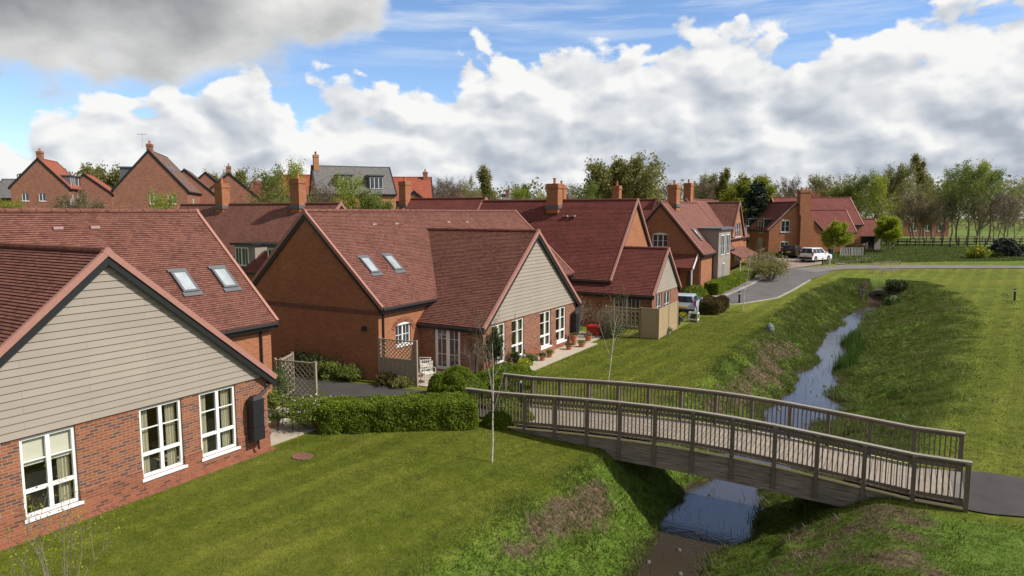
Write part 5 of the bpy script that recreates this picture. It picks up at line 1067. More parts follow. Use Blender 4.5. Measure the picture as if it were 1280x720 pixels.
wildshrub((cx+1.5, cy+.4, .2), 1.1, .7, 'low brambles over the top of the culvert', 'leaf_hedge_dark', 40, 2600, .08, 62, name='bramble', cat='shrub')
wildshrub((-1.2, 68.8, -.9), .8, .8, 'dark green water plant at the stream edge near the culvert', 'reed', 30, 700, .09, 63, name='water_plant', cat='plant')
# ------------------------------------------------------------------ cars
def car(loc, rz, label, paint, Lc=4.3, Wc=1.75, Hc=1.55, mpv=True):
    t = thing('parked_car', loc, label, 'car', 'parked cars', rz=rz); g = .2; bz = .88; L2, W2 = Lc/2, Wc/2
    side = [(-L2, .35), (-L2+.03, .75), (-L2+.12, .98), (L2-1.15, .97), (L2-.35, .80), (L2-.04, .60), (L2, .35), (L2-.1, g), (-L2+.1, g)]
    m = MB()
    for sg in (-1, 1):
        q = [(x, sg*(W2-(.04 if z > .9 else 0)), z) for x, z in side]; m.poly(q if sg < 0 else q[::-1])
    for i in range(len(side)): a, b_ = side[i], side[(i+1) % len(side)]; wa = W2-(.04 if a[1] > .9 else 0); wb = W2-(.04 if b_[1] > .9 else 0); m.poly([(a[0], -wa, a[1]), (a[0], wa, a[1]), (b_[0], wb, b_[1]), (b_[0], -wb, b_[1])])
    cab = [(-L2+.14, .96), (-L2+(.28 if mpv else .65), Hc-.05), (-L2+.6+(0 if mpv else .4), Hc), (L2-2.1, Hc-.02), (L2-1.2, .95)]
    top = lambda z: W2-.05-(.2*(z-.95)/(Hc-.95))
    for sg in (-1, 1): m.poly([(x, sg*top(z), z) for x, z in cab])
    for a, b_ in zip(cab[:-1], cab[1:]): m.poly([(a[0], -top(a[1]), a[1]), (a[0], top(a[1]), a[1]), (b_[0], top(b_[1]), b_[1]), (b_[0], -top(b_[1]), b_[1])])
    m.build('body', paint, t)
    w = MB()
    for sg in (-1, 1):
        for f0, f1 in ((.0, .30), (.33, .60), (.63, .95)):
            xl = lambda f, z: (-L2+.25+(.12 if z > 1.2 else 0))*(1-f)+(L2-1.35-(.62 if z > 1.2 else 0))*f
            zz0, zz1 = 1.0, Hc-.12; w.poly([(xl(f0, zz0), sg*(top(zz0)+.008), zz0), (xl(f1, zz0), sg*(top(zz0)+.008), zz0), (xl(f1, zz1), sg*(top(zz1)+.008), zz1), (xl(f0, zz1), sg*(top(zz1)+.008), zz1)])
    w.build('side_windows', 'glass_car', t)
    def pane(a, b_, name):
        n = Vector((b_[1]-a[1], 0, -(b_[0]-a[0]))).normalized(); n = n if (n.x > 0) == (name == 'windscreen') else -n
        A = lambda f: (a[0]+(b_[0]-a[0])*f, a[1]+(b_[1]-a[1])*f); p, q = A(.08), A(.92); w = MB(); w.poly([Vector((p[0], -top(p[1])+.08, p[1]))+n*.01, Vector((p[0], top(p[1])-.08, p[1]))+n*.01, Vector((q[0], top(q[1])-.1, q[1]))+n*.01, Vector((q[0], -top(q[1])+.1, q[1]))+n*.01]); w.build(name, 'glass_car', t)
    pane(cab[4], cab[3], 'windscreen'); pane(cab[0], cab[1], 'rear_window')
    for x in (-L2+.75, L2-.8):
        for sg in (-1, 1):
            w = MB(); w.tube([(x, sg*(W2-.2), .31), (x, sg*(W2+.01), .31)], .31, 18); o = w.build('wheel', 'tyre', t); w = MB(); w.tube([(x, sg*(W2-.05), .31), (x, sg*(W2+.02), .31)], .2, 12); w.build('rim', 'rim', o)
            w = MB(); w.tube([(x, sg*(W2-.3), .33), (x, sg*(W2+.004), .33)], .36, 18); w.build('wheel_arch', 'hole_black', t)
    for sg in (-1, 1):
        w = MB(); w.hexa([(-L2-.01, sg*(W2-.06)-.1, .7), (-L2+.16, sg*(W2-.06)-.1*sg*sg, .7), (-L2+.16, sg*W2+.008*sg, .7), (-L2-.01, sg*(W2-.02), .7)], [(-L2+.04, sg*(W2-.06)-.1, 1.15), (-L2+.2, sg*(W2-.06)-.1, 1.15), (-L2+.2, sg*(W2-.07), 1.15), (-L2+.04, sg*(W2-.09), 1.15)]); w.build('tail_lamp', 'tail_lamp', t)
        w = MB(); w.box(L2-.42, sg*(W2-.28)-.18, .62, L2-.02, sg*(W2-.17)+.16*sg, .74); w.build('headlamp', 'headlamp', t)
        w = MB(); w.box(L2-1.45, min(sg*W2, sg*(W2+.17)), .98, L2-1.32, max(sg*W2, sg*(W2+.17)), 1.13); w.build('wing_mirror', paint, t)
    w = MB(); w.box(-L2-.03, -W2+.08, .28, -L2+.1, W2-.08, .55); w.build('rear_bumper', 'black_plastic', t); w = MB(); w.box(-L2-.035, -.26, .62, -L2+.05, .26, .74); w.build('number_plate', 'yellow_flower', t); w = MB(); w.box(L2-.12, -W2+.1, .24, L2+.03, W2-.1, .46); w.build('front_bumper', 'black_plastic', t)
    return t
p = gpt(1019, 326.5); car((p[0], p[1], p[2]+.05), YAW+R(36), 'white people carrier parked nearest the path in front of the corner house', 'car_white', 4.4, 1.8, 1.65)
p2 = far(994, 88); car((p2[0], p2[1], p2[2]+.05), YAW+R(52), 'dark green estate car parked behind the white people carrier', 'car_dark', 4.4, 1.75, 1.5, True)
p = gpt(849, 392); car((-14.0, 49.6, .1), R(97), 'pale blue hatchback half hidden by the tan fence', 'car_silver', 3.9, 1.68, 1.5, True)
# bins
p = far(1041, 86.5)
def bin_(p, label, mat='green_plastic'):
    t = thing('wheelie_bin', p, label, 'bin'); m = MB(); m.hexa([(-.24, -.3, .06), (.24, -.3, .06), (.24, .3, .06), (-.24, .3, .06)], [(-.3, -.36, 1.0), (.3, -.36, 1.0), (.3, .36, 1.0), (-.3, .36, 1.0)]); m.build('tub', mat, t); m = MB(); m.hexa([(-.32, -.4, 1.0), (.32, -.4, 1.0), (.32, .38, 1.0), (-.32, .38, 1.0)], [(-.28, -.3, 1.1), (.28, -.3, 1.1), (.28, .36, 1.1), (-.28, .36, 1.1)]); m.build('lid', mat, t)
    for s_ in (-1, 1): m = MB(); m.tube([(s_*.2, .34, .1), (s_*.27, .34, .1)], .1, 10); m.build('wheel', 'tyre', t)
bin_((p[0], p[1], p[2]+.05), 'dark green wheelie bin between the white car and the picket fence')
# bollards
def bollard(p, label, h=.95, light=True):
    t = thing('bollard', p, label, 'bollard', 'black bollard lights'); m = MB(); m.tube([(0, 0, -.1), (0, 0, h*.78)], .075, 12); m.tube([(0, 0, h*.9), (0, 0, h)], .08, 12); m.build('post', 'black_plastic', t); m = MB(); m.tube([(0, 0, h*.78), (0, 0, h*.9)], .065, 12); m.build('lens', 'headlamp', t)
bollard(gpt(924, 379), 'black bollard at the road kerb left of the third young birch'); bollard(gpt(1268, 376), 'black bollard on the right-hand lawn near the path edge'); bollard((-12.9, 22.75, 0), 'black bollard light with white top behind the left end of the bridge', 1.1)
bollard(gpt(1028, 331), 'thin black post on the grass verge in front of the white car', .8); bollard(gpt(1116, 314), 'black post on the grass beside the trunk of the rounded lime green tree', 1.0); bollard(far(1190, 104), 'black post in the meadow right of the lime green tree', 1.0)
bollard((-24.4, 22.3, 0), 'black path light in the bed against the brown brick gable', .95)
p = gpt(1037, 331); m = MB(p); m.tube([(p[0], p[1], p[2]-.1), (p[0], p[1], p[2]+.75)], .05, 8); m.box(p[0]-.12, p[1]-.05, p[2]+.45, p[0]+.12, p[1]+.05, p[2]+.8); tag(m.build('marker_post', 'white_frame'), 'small white marker post on the verge right of the thin black post', 'post')
p = gpt(962, 414); m = MB(p); m.lathe(p, [(.26, -.05), (.3, .12), (.26, .32), (.14, .48), (.04, .54)], 10); tag(m.build('stone', 'stone_blue'), 'single blue-grey stone standing on the left bank above the stream', 'stone')
p = gpt(378, 571); m = MB(p); m.lathe((p[0], p[1], p[2]-.02), [(.36, 0), (.36, .045), (.33, .05), (.0, .05)], 24); o = m.build('manhole_cover', 'brick_course'); o.scale = (1, .8, 1); tag(o, 'round rusty brown manhole cover in the near lawn', 'manhole cover')
# ------------------------------------------------------------------ pots and garden furniture
def pot(p, label, r=.2, h=.35, mat='pot_terra', leaf='leaf_shrub', ph=.35, pr=.28, nl=420, group='plant pots on the paving', flowers=None, seed=70, dark=False):
    t = thing('plant_pot', p, label, 'plant pot', group); t.scale = (.8, .8, .75); m = MB(); m.lathe((0, 0, 0), [(r*.7, 0), (r*.95, h*.8), (r*1.08, h*.82), (r*1.08, h), (r*.9, h), (r*.85, h*.86), (0, h*.86)], 16); m.build('pot', mat, t)
    rg = np.random.default_rng(seed); n = nl; d = rg.normal(size=(n, 3)); d /= np.linalg.norm(d, axis=1)[:, None]; ph *= .7; P = d*rg.uniform(.2, 1.25, (n, 1))*[pr, pr*.85, ph*.55]*(.6+.9*fbm(d[:, :1]*2+seed, d[:, 1:2]*2, 3))+[0, 0, h+ph*.25]; P = P[P[:, 2] > h*.85]
    if nl: npmesh('plant', leafverts(P, .045, .55, .3, .5, rg), 4, leaf, t)
    if flowers: npmesh('flowers', leafverts(P[:60]+[0, 0, .06], .05, .9, 1, .3, rg), 4, flowers, t)
pot((-15.4, 27.6, .05), 'black pot with a yellow-green plant at the near end of the paved strip', .24, .38, 'pot_dark', 'leaf_spring', .6, .4, 1200, seed=71, flowers='yellow_flower'); pot((-15.85, 28.9, .05), 'wide bushy pot plant right of the black pot, between the second and third windows', .22, .3, 'pot_dark', 'leaf_shrub', .7, .45, 1500, seed=72)
pot((-15.75, 30.0, .05), 'terracotta pot in front of the third white window', .2, .35, ph=.3, seed=73); pot((-15.8, 30.9, .05), 'terracotta pot with trailing plant, between windows three and four', .2, .32, leaf='leaf_green', ph=.4, seed=74); pot((-15.8, 33.2, .05), 'terracotta pot under the fourth white window', .24, .35, ph=.25, nl=500, seed=75)
pot((-15.5, 34.2, .05), 'round terracotta pot at the right end of the paved strip', .25, .32, ph=.3, leaf='leaf_green', seed=76); pot((-16.1, 34.5, .05), 'tall terracotta chimney-shaped pot beside the slim black water butt', .2, .8, ph=.2, nl=300, seed=77); pot((-15.9, 36.0, .05), 'brown glazed pot with orange stems between the water butt and the red box', .26, .4, leaf='leaf_brown', ph=.5, seed=78)
pot((-17.1, 16.3, 0), 'tall brown urn standing against the near face of the long hedge', .19, .62, 'pot_terra', 'leaf_brown', .25, .22, 350, seed=79); pot((-18.9, 15.9, .05), 'tan pot with a green plant beside the bistro table', .22, .36, 'fence_new', 'leaf_green', .7, .35, 1200, seed=80)
gp_ = 'pots and tubs beside the tan fence'
for i, (px, py, r, h, mt, lf, ph, lab, fl) in enumerate([(834, 418, .3, .3, 'concrete', 'leaf_shrub', .5, 'stone tub with grey-green plant at the foot of the tan fence corner', None), (841, 411, .3, .35, 'pot_dark', 'leaf_shrub', .7, 'dark tub with spiky green plant second from the tan fence corner', None), (847, 406, .28, .4, 'pot_dark', 'leaf_blue', .8, 'dark tub with blue-grey plant in the middle of the tub row', None),
        (853, 401, .3, .35, 'concrete', 'leaf_spring', .7, 'stone tub with pale yellow flowers near the white planter', 'yellow_flower'), (859, 397, .25, .3, 'concrete', 'leaf_shrub', .4, 'small stone tub just left of the white planter', None)]):
    pot(gpt(px, py), lab, r, h, mt, lf, ph, r*1.25, 700, gp_, fl, 90+i)
p = gpt(867, 402); t = thing('planter_box', p, 'white wooden planter frame with dark flowers at the end of the tub row', 'planter'); m = MB()
for x in (-.4, .4):
    for y in (-.25, .25): m.box(x-.03, y-.03, 0, x+.03, y+.03, .75)
for z in (.2, .72): m.beam((-.4, -.27, z), (.4, -.27, z), .05, .12); m.beam((-.4, .27, z), (.4, .27, z), .05, .12); m.beam((-.4, -.25, z), (-.4, .25, z), .05, .12); m.beam((.4, -.25, z), (.4, .25, z), .05, .12)
t.scale = (.75, .75, .85); m.build('frame', 'metal_white', t); rg = np.random.default_rng(5); npmesh('plant', leafverts(rg.uniform(-.35, .35, (300, 3))*[1, .6, .6]+[0, 0, .25], .06), 4, 'leaf_hedge_dark', t)
t = thing('storage_box', (-16.35, 38.05, .05), 'bright red lidded storage box at the end of the paved patio', 'storage box'); m = MB(); m.hexa([(-.42, -.25, 0), (.42, -.25, 0), (.42, .25, 0), (-.42, .25, 0)], [(-.47, -.3, .5), (.47, -.3, .5), (.47, .3, .5), (-.47, .3, .5)]); m.build('tub', 'red_plastic', t); m = MB(); m.hexa([(-.5, -.33, .5), (.5, -.33, .5), (.5, .33, .5), (-.5, .33, .5)], [(-.46, -.28, .58), (.46, -.28, .58), (.46, .28, .58), (-.46, .28, .58)]); m.build('lid', 'red_plastic', t)
def gchair(p, rz, label, mat='metal_white', cushion=True):
    t = thing('garden_chair', p, label, 'garden chair', 'garden chairs', rz=rz); m = MB(); m.box(-.25, -.25, .42, .25, .25, .45); m.build('seat', mat, t)
    b_ = MB(); b_.tube([(-.25, .25, .45), (-.25, .33, .95), (.25, .33, .95), (.25, .25, .45)], .018, 6); [b_.tube([(-.2+.1*i, .26, .45), (-.2+.1*i, .325, .94)], .01, 5) for i in range(5)]; [b_.beam((-.24, .27+.02*i, .55+.12*i), (.24, .27+.02*i, .55+.12*i), .02, .03) for i in range(3)]; b_.build('backrest', mat, t)
    for x in (-.25, .25):
        for y in (-.25, .25): l = MB(); l.tube([(x, y, 0), (x, y, .43)], .017, 6); l.build('leg', mat, t)
        l = MB(); l.tube([(x, -.25, .43), (x, -.26, .66), (x, .29, .68)], .017, 6); l.build('armrest', mat, t)
    if cushion: c = MB(); c.hexa([(-.23, -.24, .452), (.23, -.24, .452), (.23, .22, .452), (-.23, .22, .452)], [(-.2, -.21, .53), (.2, -.21, .53), (.2, .19, .53), (-.2, .19, .53)]); c.build('cushion', 'cushion', t)
gchair((-18.75, 24.35, .05), R(-150), 'white metal garden chair with cushion, set back beside the French doors'); gchair((-18.0, 23.5, .05), R(60), 'white metal garden chair without cushion, at the outer post of the grey trellis', cushion=False)
t = thing('bistro_table', (-18.6, 15.2, .05), 'small round black metal bistro table on the near patio', 'table'); m = MB(); m.lathe((0, 0, .68), [(.32, 0), (.33, .015), (.32, .03)], 20); m.build('tabletop', 'black_plastic', t)
for k in range(3): a = k*2.094; m = MB(); m.tube([(math.cos(a)*.3, math.sin(a)*.3, 0), (math.cos(a)*.05, math.sin(a)*.05, .35), (math.cos(a)*.2, math.sin(a)*.2, .68)], .012, 6); m.build('leg', 'black_plastic', t)
gchair((-18.35, 15.95, .05), R(30), 'black metal bistro chair beside the small round table', 'black_plastic', False)
# ------------------------------------------------------------------ grass
def blades(name, n, xr, yr, hfun, wfun, mat, keep, label, lean=.35, seed=1, comb=(0, 0)):
    rg = np.random.default_rng(seed); x = rg.uniform(*xr, n); y = rg.uniform(*yr, n); k = keep(x, y, rg.uniform(0, 1, n)); x, y = x[k], y[k]; n = len(x); z = ground(x, y)-.01
    h = hfun(x, y)*rg.uniform(.55, 1.3, n); w = wfun(x, y)*rg.uniform(.7, 1.3, n); a = rg.uniform(0, 6.283, n); cl = fbm(x*1.1, y*1.1, 61)-.47
    tx = (rg.normal(size=n)*lean+comb[0]+cl*1.6)*h; ty = (rg.normal(size=n)*lean+comb[1]-cl)*h; dx, dy = np.cos(a)*w/2, np.sin(a)*w/2
    V = np.stack([np.stack([x-dx, y-dy, z], 1), np.stack([x+dx, y+dy, z], 1), np.stack([x+tx, y+ty, z+h], 1)], 1).reshape(-1, 3)
    return tag(npmesh(name, V, 3, mat), label, 'grass', kind='stuff')
def off_paving(x, y):
    bad = ((x < -17.1) & (y < 14.4)) | ((x < -17.4) & (y < 17.6)) | ((x < -16.5) & (y > 22.6)) | ((x < -15.1) & (y > 25.2) & (y < 35.7)) | ((x < -15.6) & (y > 35) & (y < 39)) | ((x < -12.3) & (y > 20.4) & (y < 22.5)) | ((x < -16) & (y > 18.4) & (y < 22.6)) | ((x > 1.15) & (y > 19.9) & (y < 22.9)) | ((x < -12.7) & (y > 38.6))
    return ~bad
dist = lambda x, y: np.sqrt(x*x+y*y)
blades('lawn_grass', 330000, (-17.3, -7), (5, 24), lambda x, y: .04+0*x, lambda x, y: .010+.0004*y, 'blade_lawn', lambda x, y, u: (carve(x, y) < .12) & off_paving(x, y) & (u < .95), 'short mown grass of the near lawn', .7, 11)
blades('lawn_grass', 170000, (-15.8, -7), (24, 62), lambda x, y: .05+0*x, lambda x, y: .018+.0004*y, 'blade_lawn', lambda x, y, u: (carve(x, y) < .1) & off_paving(x, y) & (u < 1-sstep(40, 61, y)) & ((y < 52) | (x > -10)), 'short mown grass of the lawn beyond the bridge', .7, 12)
blades('lawn_grass', 150000, (0, 14), (19.5, 75), lambda x, y: .05+0*x, lambda x, y: .022+.0004*y, 'blade_lawn', lambda x, y, u: (carve(x, y) < .0) & off_paving(x, y) & (u < 1-sstep(40, 74, y)) & ~((x > 6.7) & (x < 11.2)), 'short mown grass of the right-hand lawn', .7, 13)
bm1 = lambda x, y: bankmask(x, y)*(carve(x, y) < 1.0)*(1-.6*brownmask(x, y))
hb = lambda x, y: (.05+.15*fbm(x*.9, y*.9, 71)**1.5)*(1-.3*(x > wcx(y)))
blades('bank_grass', 460000, (-9.8, 8), (8, 36), hb, lambda x, y: .014+.0004*y, 'blade_bank', lambda x, y, u: u < bm1(x, y), 'rough long grass on the stream banks near the bridge', .45, 14, (.1, -.25))
blades('bank_grass', 300000, (-9.5, 4.5), (36, 76), hb, lambda x, y: .028+.0005*y, 'blade_bank', lambda x, y, u: u < bm1(x, y), 'rough long grass on the stream banks beyond the bridge', .45, 15, (.1, -.2))
blades('dead_grass', 60000, (-9.5, 4), (9, 62), lambda x, y: .09+.0*x, lambda x, y: .02+.0006*y, 'blade_dead', lambda x, y, u: u < brownmask(x, y)*(carve(x, y) > 0)*(carve(x, y) < 1.02), 'dead brown stalks and litter on the banks', 1.3, 16)
blades('dead_grass', 16000, (-9.5, 6), (9, 74), lambda x, y: .22+0*x, lambda x, y: .012+.0006*y, 'blade_dead', lambda x, y, u: u < np.clip(np.maximum(sstep(.6, .75, fbm(x*.5, y*.5, 91)), np.exp(-((carve(x, y)-.97)/.06)**2)*.8), 0, 1)*(carve(x, y) > -.05)*(carve(x, y) < 1.03), 'scattered straw-coloured stems among the bank grass', .5, 17)
blades('lawn_tufts', 26000, (-17, -7.5), (6, 60), lambda x, y: .085+0*x, lambda x, y: .016+.0006*y, 'blade_lush', lambda x, y, u: (carve(x, y) < .1) & off_paving(x, y) & (sstep(.55, .68, fbm(x*1.7, y*1.7, 57)) > u) & ((y < 52) | (x > -10)), 'thicker tufts standing out of the mown lawn', .5, 31)
blades('lawn_tufts', 26000, (1.5, 12), (23, 70), lambda x, y: .1+0*x, lambda x, y: .03+.0006*y, 'blade_lush', lambda x, y, u: (carve(x, y) < .05) & (sstep(.55, .68, fbm(x*1.3, y*1.3, 58)) > u), 'thicker tufts standing out of the right-hand lawn', .5, 32)
blades('bank_tufts', 90000, (-9, 5), (9, 74), lambda x, y: .20+.15*fbm(x*2, y*2, 63), lambda x, y: .016+.0007*y, 'blade_lush', lambda x, y, u: (bankmask(x, y) > .5) & (carve(x, y) < 1.0) & (sstep(.50, .60, fbm(x*1.6+5, y*1.6, 66)) > u*(1+2*(x > wcx(y)))), 'tall lush tussocks scattered over the stream banks', .4, 33)
blades('bank_fringe', 60000, (-7.5, -.5), (10, 74), lambda x, y: .26+0*x, lambda x, y: .014+.0007*y, 'blade_lush', lambda x, y, u: (carve(x, y) > .84) & (carve(x, y) < 1.04) & (sstep(.35, .55, fbm(x*1.2, y*1.2, 68)) > u), 'ragged tall grass fringe along both edges of the water', .5, 34)
blades('reeds', 9000, (-4.2, -2.4), (39, 54), lambda x, y: .75+0*x, lambda x, y: .035+0*x, 'reed', lambda x, y, u: (np.exp(-((x-wcx(y)-whw(y)-.25)/.35)**2) > u) & (y > 43) , 'clump of green reeds on the right edge of the stream', .12, 18)
blades('water_plants', 900, (-5.8, -2.6), (14, 46), lambda x, y: .45+0*x, lambda x, y: .02+0*x, 'leaf_hedge_dark', lambda x, y, u: (carve(x, y) > 1.02) & (fbm(x*1.5, y*1.5, 44) > .5), 'thin dark stems standing in the stream', .15, 19)
blades('meadow_grass', 120000, (-9, 30), (82, 125), lambda x, y: .22+0*x, lambda x, y: .09+0*x, 'blade_lush', lambda x, y, u: (x > -9+0*y) & ((y-84.5)-(x+9)*.55 > 3.2), 'rough meadow grass beyond the far path', .5, 20)
# stones in the stream bed
rg = random.Random(8)
for i in range(20):
    y = rg.uniform(15.5, 19.6) if i < 10 else rg.uniform(22, 52); x = float(wcx(y))+rg.uniform(-1, 1)*float(whw(y)); z = float(wz(y)); r = rg.uniform(.05, .11); m = MB((x, y, z)); m.lathe((x, y, z-.08), [(r*.7, 0), (r, .06), (r*.8, .1+r*.3), (r*.3, .13+r*.4)], 7)
    o = m.build('stone', 'stone_mossy' if i % 3 else 'bark_brown'); o.scale = (1, rg.uniform(.6, 1.5), .7); tag(o, 'small wet stone lying in the shallow stream bed '+('before' if i < 10 else 'beyond')+' the footbridge', 'stone', 'wet stones '+('before' if i < 10 else 'beyond')+' the footbridge')
# ------------------------------------------------------------------ sky, sun, camera
SUN_EL, SUN_AZ = R(44), R(16)     # from the stream side (+X), a little towards +Y
sd = Vector((math.cos(SUN_EL)*math.cos(SUN_AZ), math.cos(SUN_EL)*math.sin(SUN_AZ), math.sin(SUN_EL)))
sl = bpy.data.lights.new('sun', 'SUN'); sl.energy = 4.0; sl.angle = R(.6); sl.color = (1, .94, .85); so = bpy.data.objects.new('sun', sl); COL.objects.link(so); so.rotation_euler = sd.to_track_quat('Z', 'Y').to_euler()
W = bpy.data.worlds.new('World'); S.world = W; W.use_nodes = True; nt = W.node_tree; bg = nt.nodes['Background']
sky = N(nt, 'ShaderNodeTexSky', sky_type='NISHITA', sun_disc=False, sun_elevation=SUN_EL, sun_rotation=math.atan2(sd.x, sd.y), air_density=1.0, dust_density=.15, ozone_density=4.0)
tc = nt.nodes.new('ShaderNodeTexCoord'); mp = N(nt, 'ShaderNodeMapping'); mp.inputs['Rotation'].default_value = (0, 0, -YAW); L(nt, tc.outputs['Generated'], mp.inputs[0])
sp = nt.nodes.new('ShaderNodeSeparateXYZ'); L(nt, mp.outputs[0], sp.inputs[0])
az = math_(nt, 'ARCTAN2', sp.outputs[0], sp.outputs[1]); el = math_(nt, 'ARCSINE', sp.outputs[2])
def curve(pts):   # px,py on the photograph turned into azimuth / elevation of the real cloud edge
    P = []
    for px, py in pts:
        r = ray(px, py); v = Vector(r).normalized(); a = math.atan2(r[0]*math.cos(YAW)+r[1]*math.sin(YAW), -r[0]*math.sin(YAW)+r[1]*math.cos(YAW)); P.append((a, math.asin(v.z)))
    fc = nt.nodes.new('ShaderNodeFloatCurve'); c = fc.mapping.curves[0]; fc.mapping.extend = 'HORIZONTAL'
    xs_ = [(a+math.pi)/(2*math.pi) for a, e in P]; ys_ = [e for a, e in P]
    full = [(0, ys_[0])]+list(zip(xs_, ys_))+[(1, ys_[-1])]
    while len(c.points) < len(full): c.points.new(.5, .5)
    for p, (x, y) in zip(c.points, full): p.location = (x, y); p.handle_type = 'AUTO'
    fc.mapping.update(); L(nt, math_(nt, 'MULTIPLY_ADD', az, 1/(2*math.pi), .5), fc.inputs['Value']); return fc.outputs[0]
vec = nt.nodes.new('ShaderNodeCombineXYZ'); L(nt, az, vec.inputs[0]); L(nt, math_(nt, 'MULTIPLY', el, 1.5), vec.inputs[1])
def nz(scale, detail=8, rough=.55, off=(0, 0, 0), dist=0):
    m_ = N(nt, 'ShaderNodeMapping'); m_.inputs['Location'].default_value = off; L(nt, vec.outputs[0], m_.inputs[0]); n = N(nt, 'ShaderNodeTexNoise', noise_dimensions='2D'); n.inputs['Scale'].default_value = scale; n.inputs['Detail'].default_value = detail; n.inputs['Roughness'].default_value = rough; n.inputs['Distortion'].default_value = dist; L(nt, m_.outputs[0], n.inputs['Vector']); return n.outputs['Fac']
top = curve([(-40, 165), (20, 178), (60, 150), (100, 138), (160, 128), (230, 120), (280, 95), (325, 70), (345, 95), (365, 138), (390, 128), (400, 108), (440, 100), (480, 112), (530, 112), (570, 90), (600, 66), (640, 62), (680, 56), (720, 62), (770, 66), (810, 50), (850, 44), (890, 30), (930, 36), (965, 48), (1010, 48), (1080, 46), (1105, 28), (1150, 18), (1200, -4), (1280, -30), (1400, -120)])
def vor(scale, off=(0, 0, 0), warp=.35):
    m_ = N(nt, 'ShaderNodeMapping'); m_.inputs['Location'].default_value = off; L(nt, vec.outputs[0], m_.inputs[0])
    w = N(nt, 'ShaderNodeTexNoise', noise_dimensions='2D'); w.inputs['Scale'].default_value = scale*.9; w.inputs['Detail'].default_value = 4; L(nt, m_.outputs[0], w.inputs['Vector'])
    s1 = N(nt, 'ShaderNodeVectorMath', operation='SUBTRACT'); L(nt, w.outputs['Color'], s1.inputs[0]); s1.inputs[1].default_value = (.5, .5, .5)
    s2 = N(nt, 'ShaderNodeVectorMath', operation='SCALE'); s2.inputs['Scale'].default_value = warp/scale*3; L(nt, s1.outputs[0], s2.inputs[0])
    s3 = N(nt, 'ShaderNodeVectorMath', operation='ADD'); L(nt, m_.outputs[0], s3.inputs[0]); L(nt, s2.outputs[0], s3.inputs[1])
    v = N(nt, 'ShaderNodeTexVoronoi', feature='SMOOTH_F1', voronoi_dimensions='2D'); v.inputs['Scale'].default_value = scale; v.inputs['Smoothness'].default_value = .6; v.inputs['Detail'].default_value = 1.0; v.inputs['Roughness'].default_value = .5; L(nt, s3.outputs[0], v.inputs['Vector']); return v.outputs['Distance']
hi = nz(7.5, 9, .62, (3.1, 1.7, 0)); fine = nz(22, 8, .6, (5, 2, 0))
vb = vor(9, (2.2, .7, 0)); vb2 = vor(9, (2.2+.014, .7+.030, 0)); vc = vor(21, (1.2, 4.7, 0)); vc2 = vor(21, (1.2+.006, 4.7+.013, 0))
covA = math_(nt, 'ADD', math_(nt, 'MULTIPLY', math_(nt, 'SUBTRACT', top, el), 9.0), math_(nt, 'ADD', math_(nt, 'MULTIPLY', math_(nt, 'SUBTRACT', .66, vb), .75), math_(nt, 'ADD', math_(nt, 'MULTIPLY', math_(nt, 'SUBTRACT', .4, vc), .35), math_(nt, 'MULTIPLY', math_(nt, 'SUBTRACT', fine, .5), .55))))
dA = N(nt, 'ShaderNodeMapRange', interpolation_type='SMOOTHSTEP'); dA.inputs['From Min'].default_value = -.06; dA.inputs['From Max'].default_value = .12; L(nt, covA, dA.inputs['Value'])
low = curve([(-40, 125), (40, 118), (90, 108), (150, 98), (220, 94), (290, 84), (350, 66), (400, 62), (440, 50), (462, 38), (480, 10), (500, -40), (560, -120), (640, -200)])
covB = math_(nt, 'ADD', math_(nt, 'MULTIPLY', math_(nt, 'SUBTRACT', el, low), 8.0), math_(nt, 'ADD', math_(nt, 'MULTIPLY', math_(nt, 'SUBTRACT', nz(5, 8, .6, (9, 4, 0)), .5), 1.1), math_(nt, 'MULTIPLY', math_(nt, 'SUBTRACT', .45, vor(7, (6.2, 3.7, 0))), .5)))
dB = N(nt, 'ShaderNodeMapRange', interpolation_type='SMOOTHSTEP'); dB.inputs['From Min'].default_value = -.16; dB.inputs['From Max'].default_value = .2; L(nt, covB, dB.inputs['Value'])
# billow shading: each lobe is bright on the side that faces the sun (up, to the right)
sh = math_(nt, 'ADD', math_(nt, 'MULTIPLY', math_(nt, 'SUBTRACT', vb2, vb), 1.1), math_(nt, 'MULTIPLY', math_(nt, 'SUBTRACT', vc2, vc), .35))
sh = math_(nt, 'ADD', sh, math_(nt, 'MULTIPLY', math_(nt, 'SUBTRACT', fine, .5), .3))
edge = N(nt, 'ShaderNodeMapRange', interpolation_type='SMOOTHSTEP'); edge.inputs['From Min'].default_value = 0.0; edge.inputs['From Max'].default_value = 1.3; edge.inputs['To Min'].default_value = .42; edge.inputs['To Max'].default_value = -.06; L(nt, covA, edge.inputs['Value'])
mb_ = N(nt, 'ShaderNodeMapping'); mb_.inputs['Scale'].default_value = (1, 2.1, 1); L(nt, vec.outputs[0], mb_.inputs[0]); big = noise(nt, mb_.outputs[0], 3.1, 6, .55)
sA = math_(nt, 'ADD', math_(nt, 'ADD', math_(nt, 'MULTIPLY', math_(nt, 'SUBTRACT', big, .5), 1.2), sh), math_(nt, 'ADD', edge.outputs[0], .54), clamp=True)
cA = ramp(nt, sA, [(.0, (.36, .40, .46)), (.25, (.44, .475, .53)), (.5, (.54, .57, .61)), (.75, (.66, .675, .695)), (1, (.80, .80, .79))]).outputs[0]
sB = math_(nt, 'ADD', math_(nt, 'MULTIPLY', nz(4.5, 6, .5, (2, 8, 0)), .9), math_(nt, 'MULTIPLY', math_(nt, 'SUBTRACT', .55, covB), .42), clamp=True)
sB = math_(nt, 'ADD', sB, math_(nt, 'MULTIPLY', math_(nt, 'ADD', az, .42), .8), clamp=True)
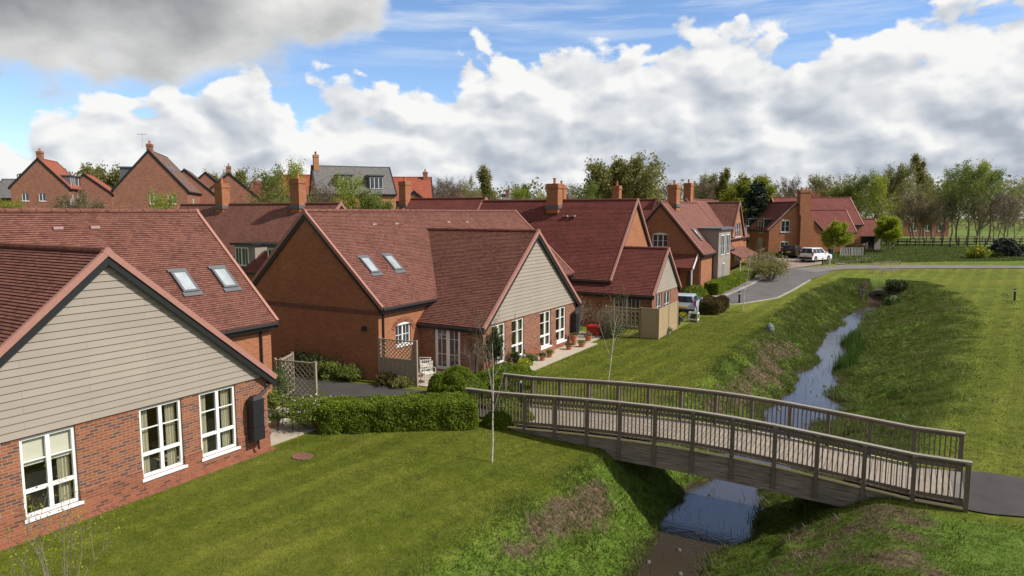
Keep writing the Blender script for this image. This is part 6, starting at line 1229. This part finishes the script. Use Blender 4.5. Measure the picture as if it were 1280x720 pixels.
cB = ramp(nt, sB, [(.0, (.17, .18, .20)), (.3, (.27, .28, .30)), (.55, (.47, .48, .48)), (.8, (.74, .735, .715))]).outputs[0]
# high thin cloud
m_ = N(nt, 'ShaderNodeMapping'); m_.inputs['Rotation'].default_value = (0, 0, .12); m_.inputs['Scale'].default_value = (2.2, 16, 1); L(nt, vec.outputs[0], m_.inputs[0]); wn = noise(nt, m_.outputs[0], 1.6, 8, .6)
wisp = ramp(nt, wn, [(.46, (0, 0, 0)), (.68, (1, 1, 1))]).outputs[0]
hiel = N(nt, 'ShaderNodeMapRange'); hiel.inputs['From Min'].default_value = .16; hiel.inputs['From Max'].default_value = .27; L(nt, el, hiel.inputs['Value'])
skyc = mixc(nt, 1.0, sky.outputs[0], (.97, 1.0, 1.09), 'MULTIPLY')
SKY = 1.25
sc_ = N(nt, 'ShaderNodeVectorMath', operation='SCALE'); sc_.inputs['Scale'].default_value = SKY; L(nt, skyc, sc_.inputs[0])
c = mixc(nt, math_(nt, 'MULTIPLY', math_(nt, 'MULTIPLY', wisp, hiel.outputs[0]), .6), sc_.outputs[0], (6.6, 7.1, 7.6))
def x10(v): k = N(nt, 'ShaderNodeVectorMath', operation='SCALE'); k.inputs['Scale'].default_value = 9.4; L(nt, v, k.inputs[0]); return k.outputs[0]
c = mixc(nt, dA.outputs[0], c, x10(cA)); c = mixc(nt, dB.outputs[0], c, x10(cB))
hz = N(nt, 'ShaderNodeMapRange', interpolation_type='SMOOTHSTEP'); hz.inputs['From Min'].default_value = .05; hz.inputs['From Max'].default_value = -.01; L(nt, el, hz.inputs['Value']); c = mixc(nt, math_(nt, 'MULTIPLY', hz.outputs[0], .5), c, (6.6, 7.2, 8.0))
L(nt, c, bg.inputs['Color']); bg.inputs['Strength'].default_value = 0.1; W.cycles.sampling_method = 'MANUAL'; W.cycles.sample_map_resolution = 512
cam = bpy.data.cameras.new('camera'); cam.sensor_width = 36; cam.lens = F/1280*36; cam.clip_end = 3000; co = bpy.data.objects.new('camera', cam); COL.objects.link(co); co.location = (0, 0, CH); co.rotation_euler = (R(90)-PITCH, 0, YAW); S.camera = co
S.view_settings.view_transform = 'Standard'; S.view_settings.look = 'None'; S.view_settings.gamma = 1; S.view_settings.exposure = .33; S.view_settings.use_curve_mapping = False
S.cycles.max_bounces = 6; S.cycles.transparent_max_bounces = 8; S.cycles.use_denoising = True; S.cycles.sample_clamp_indirect = 4
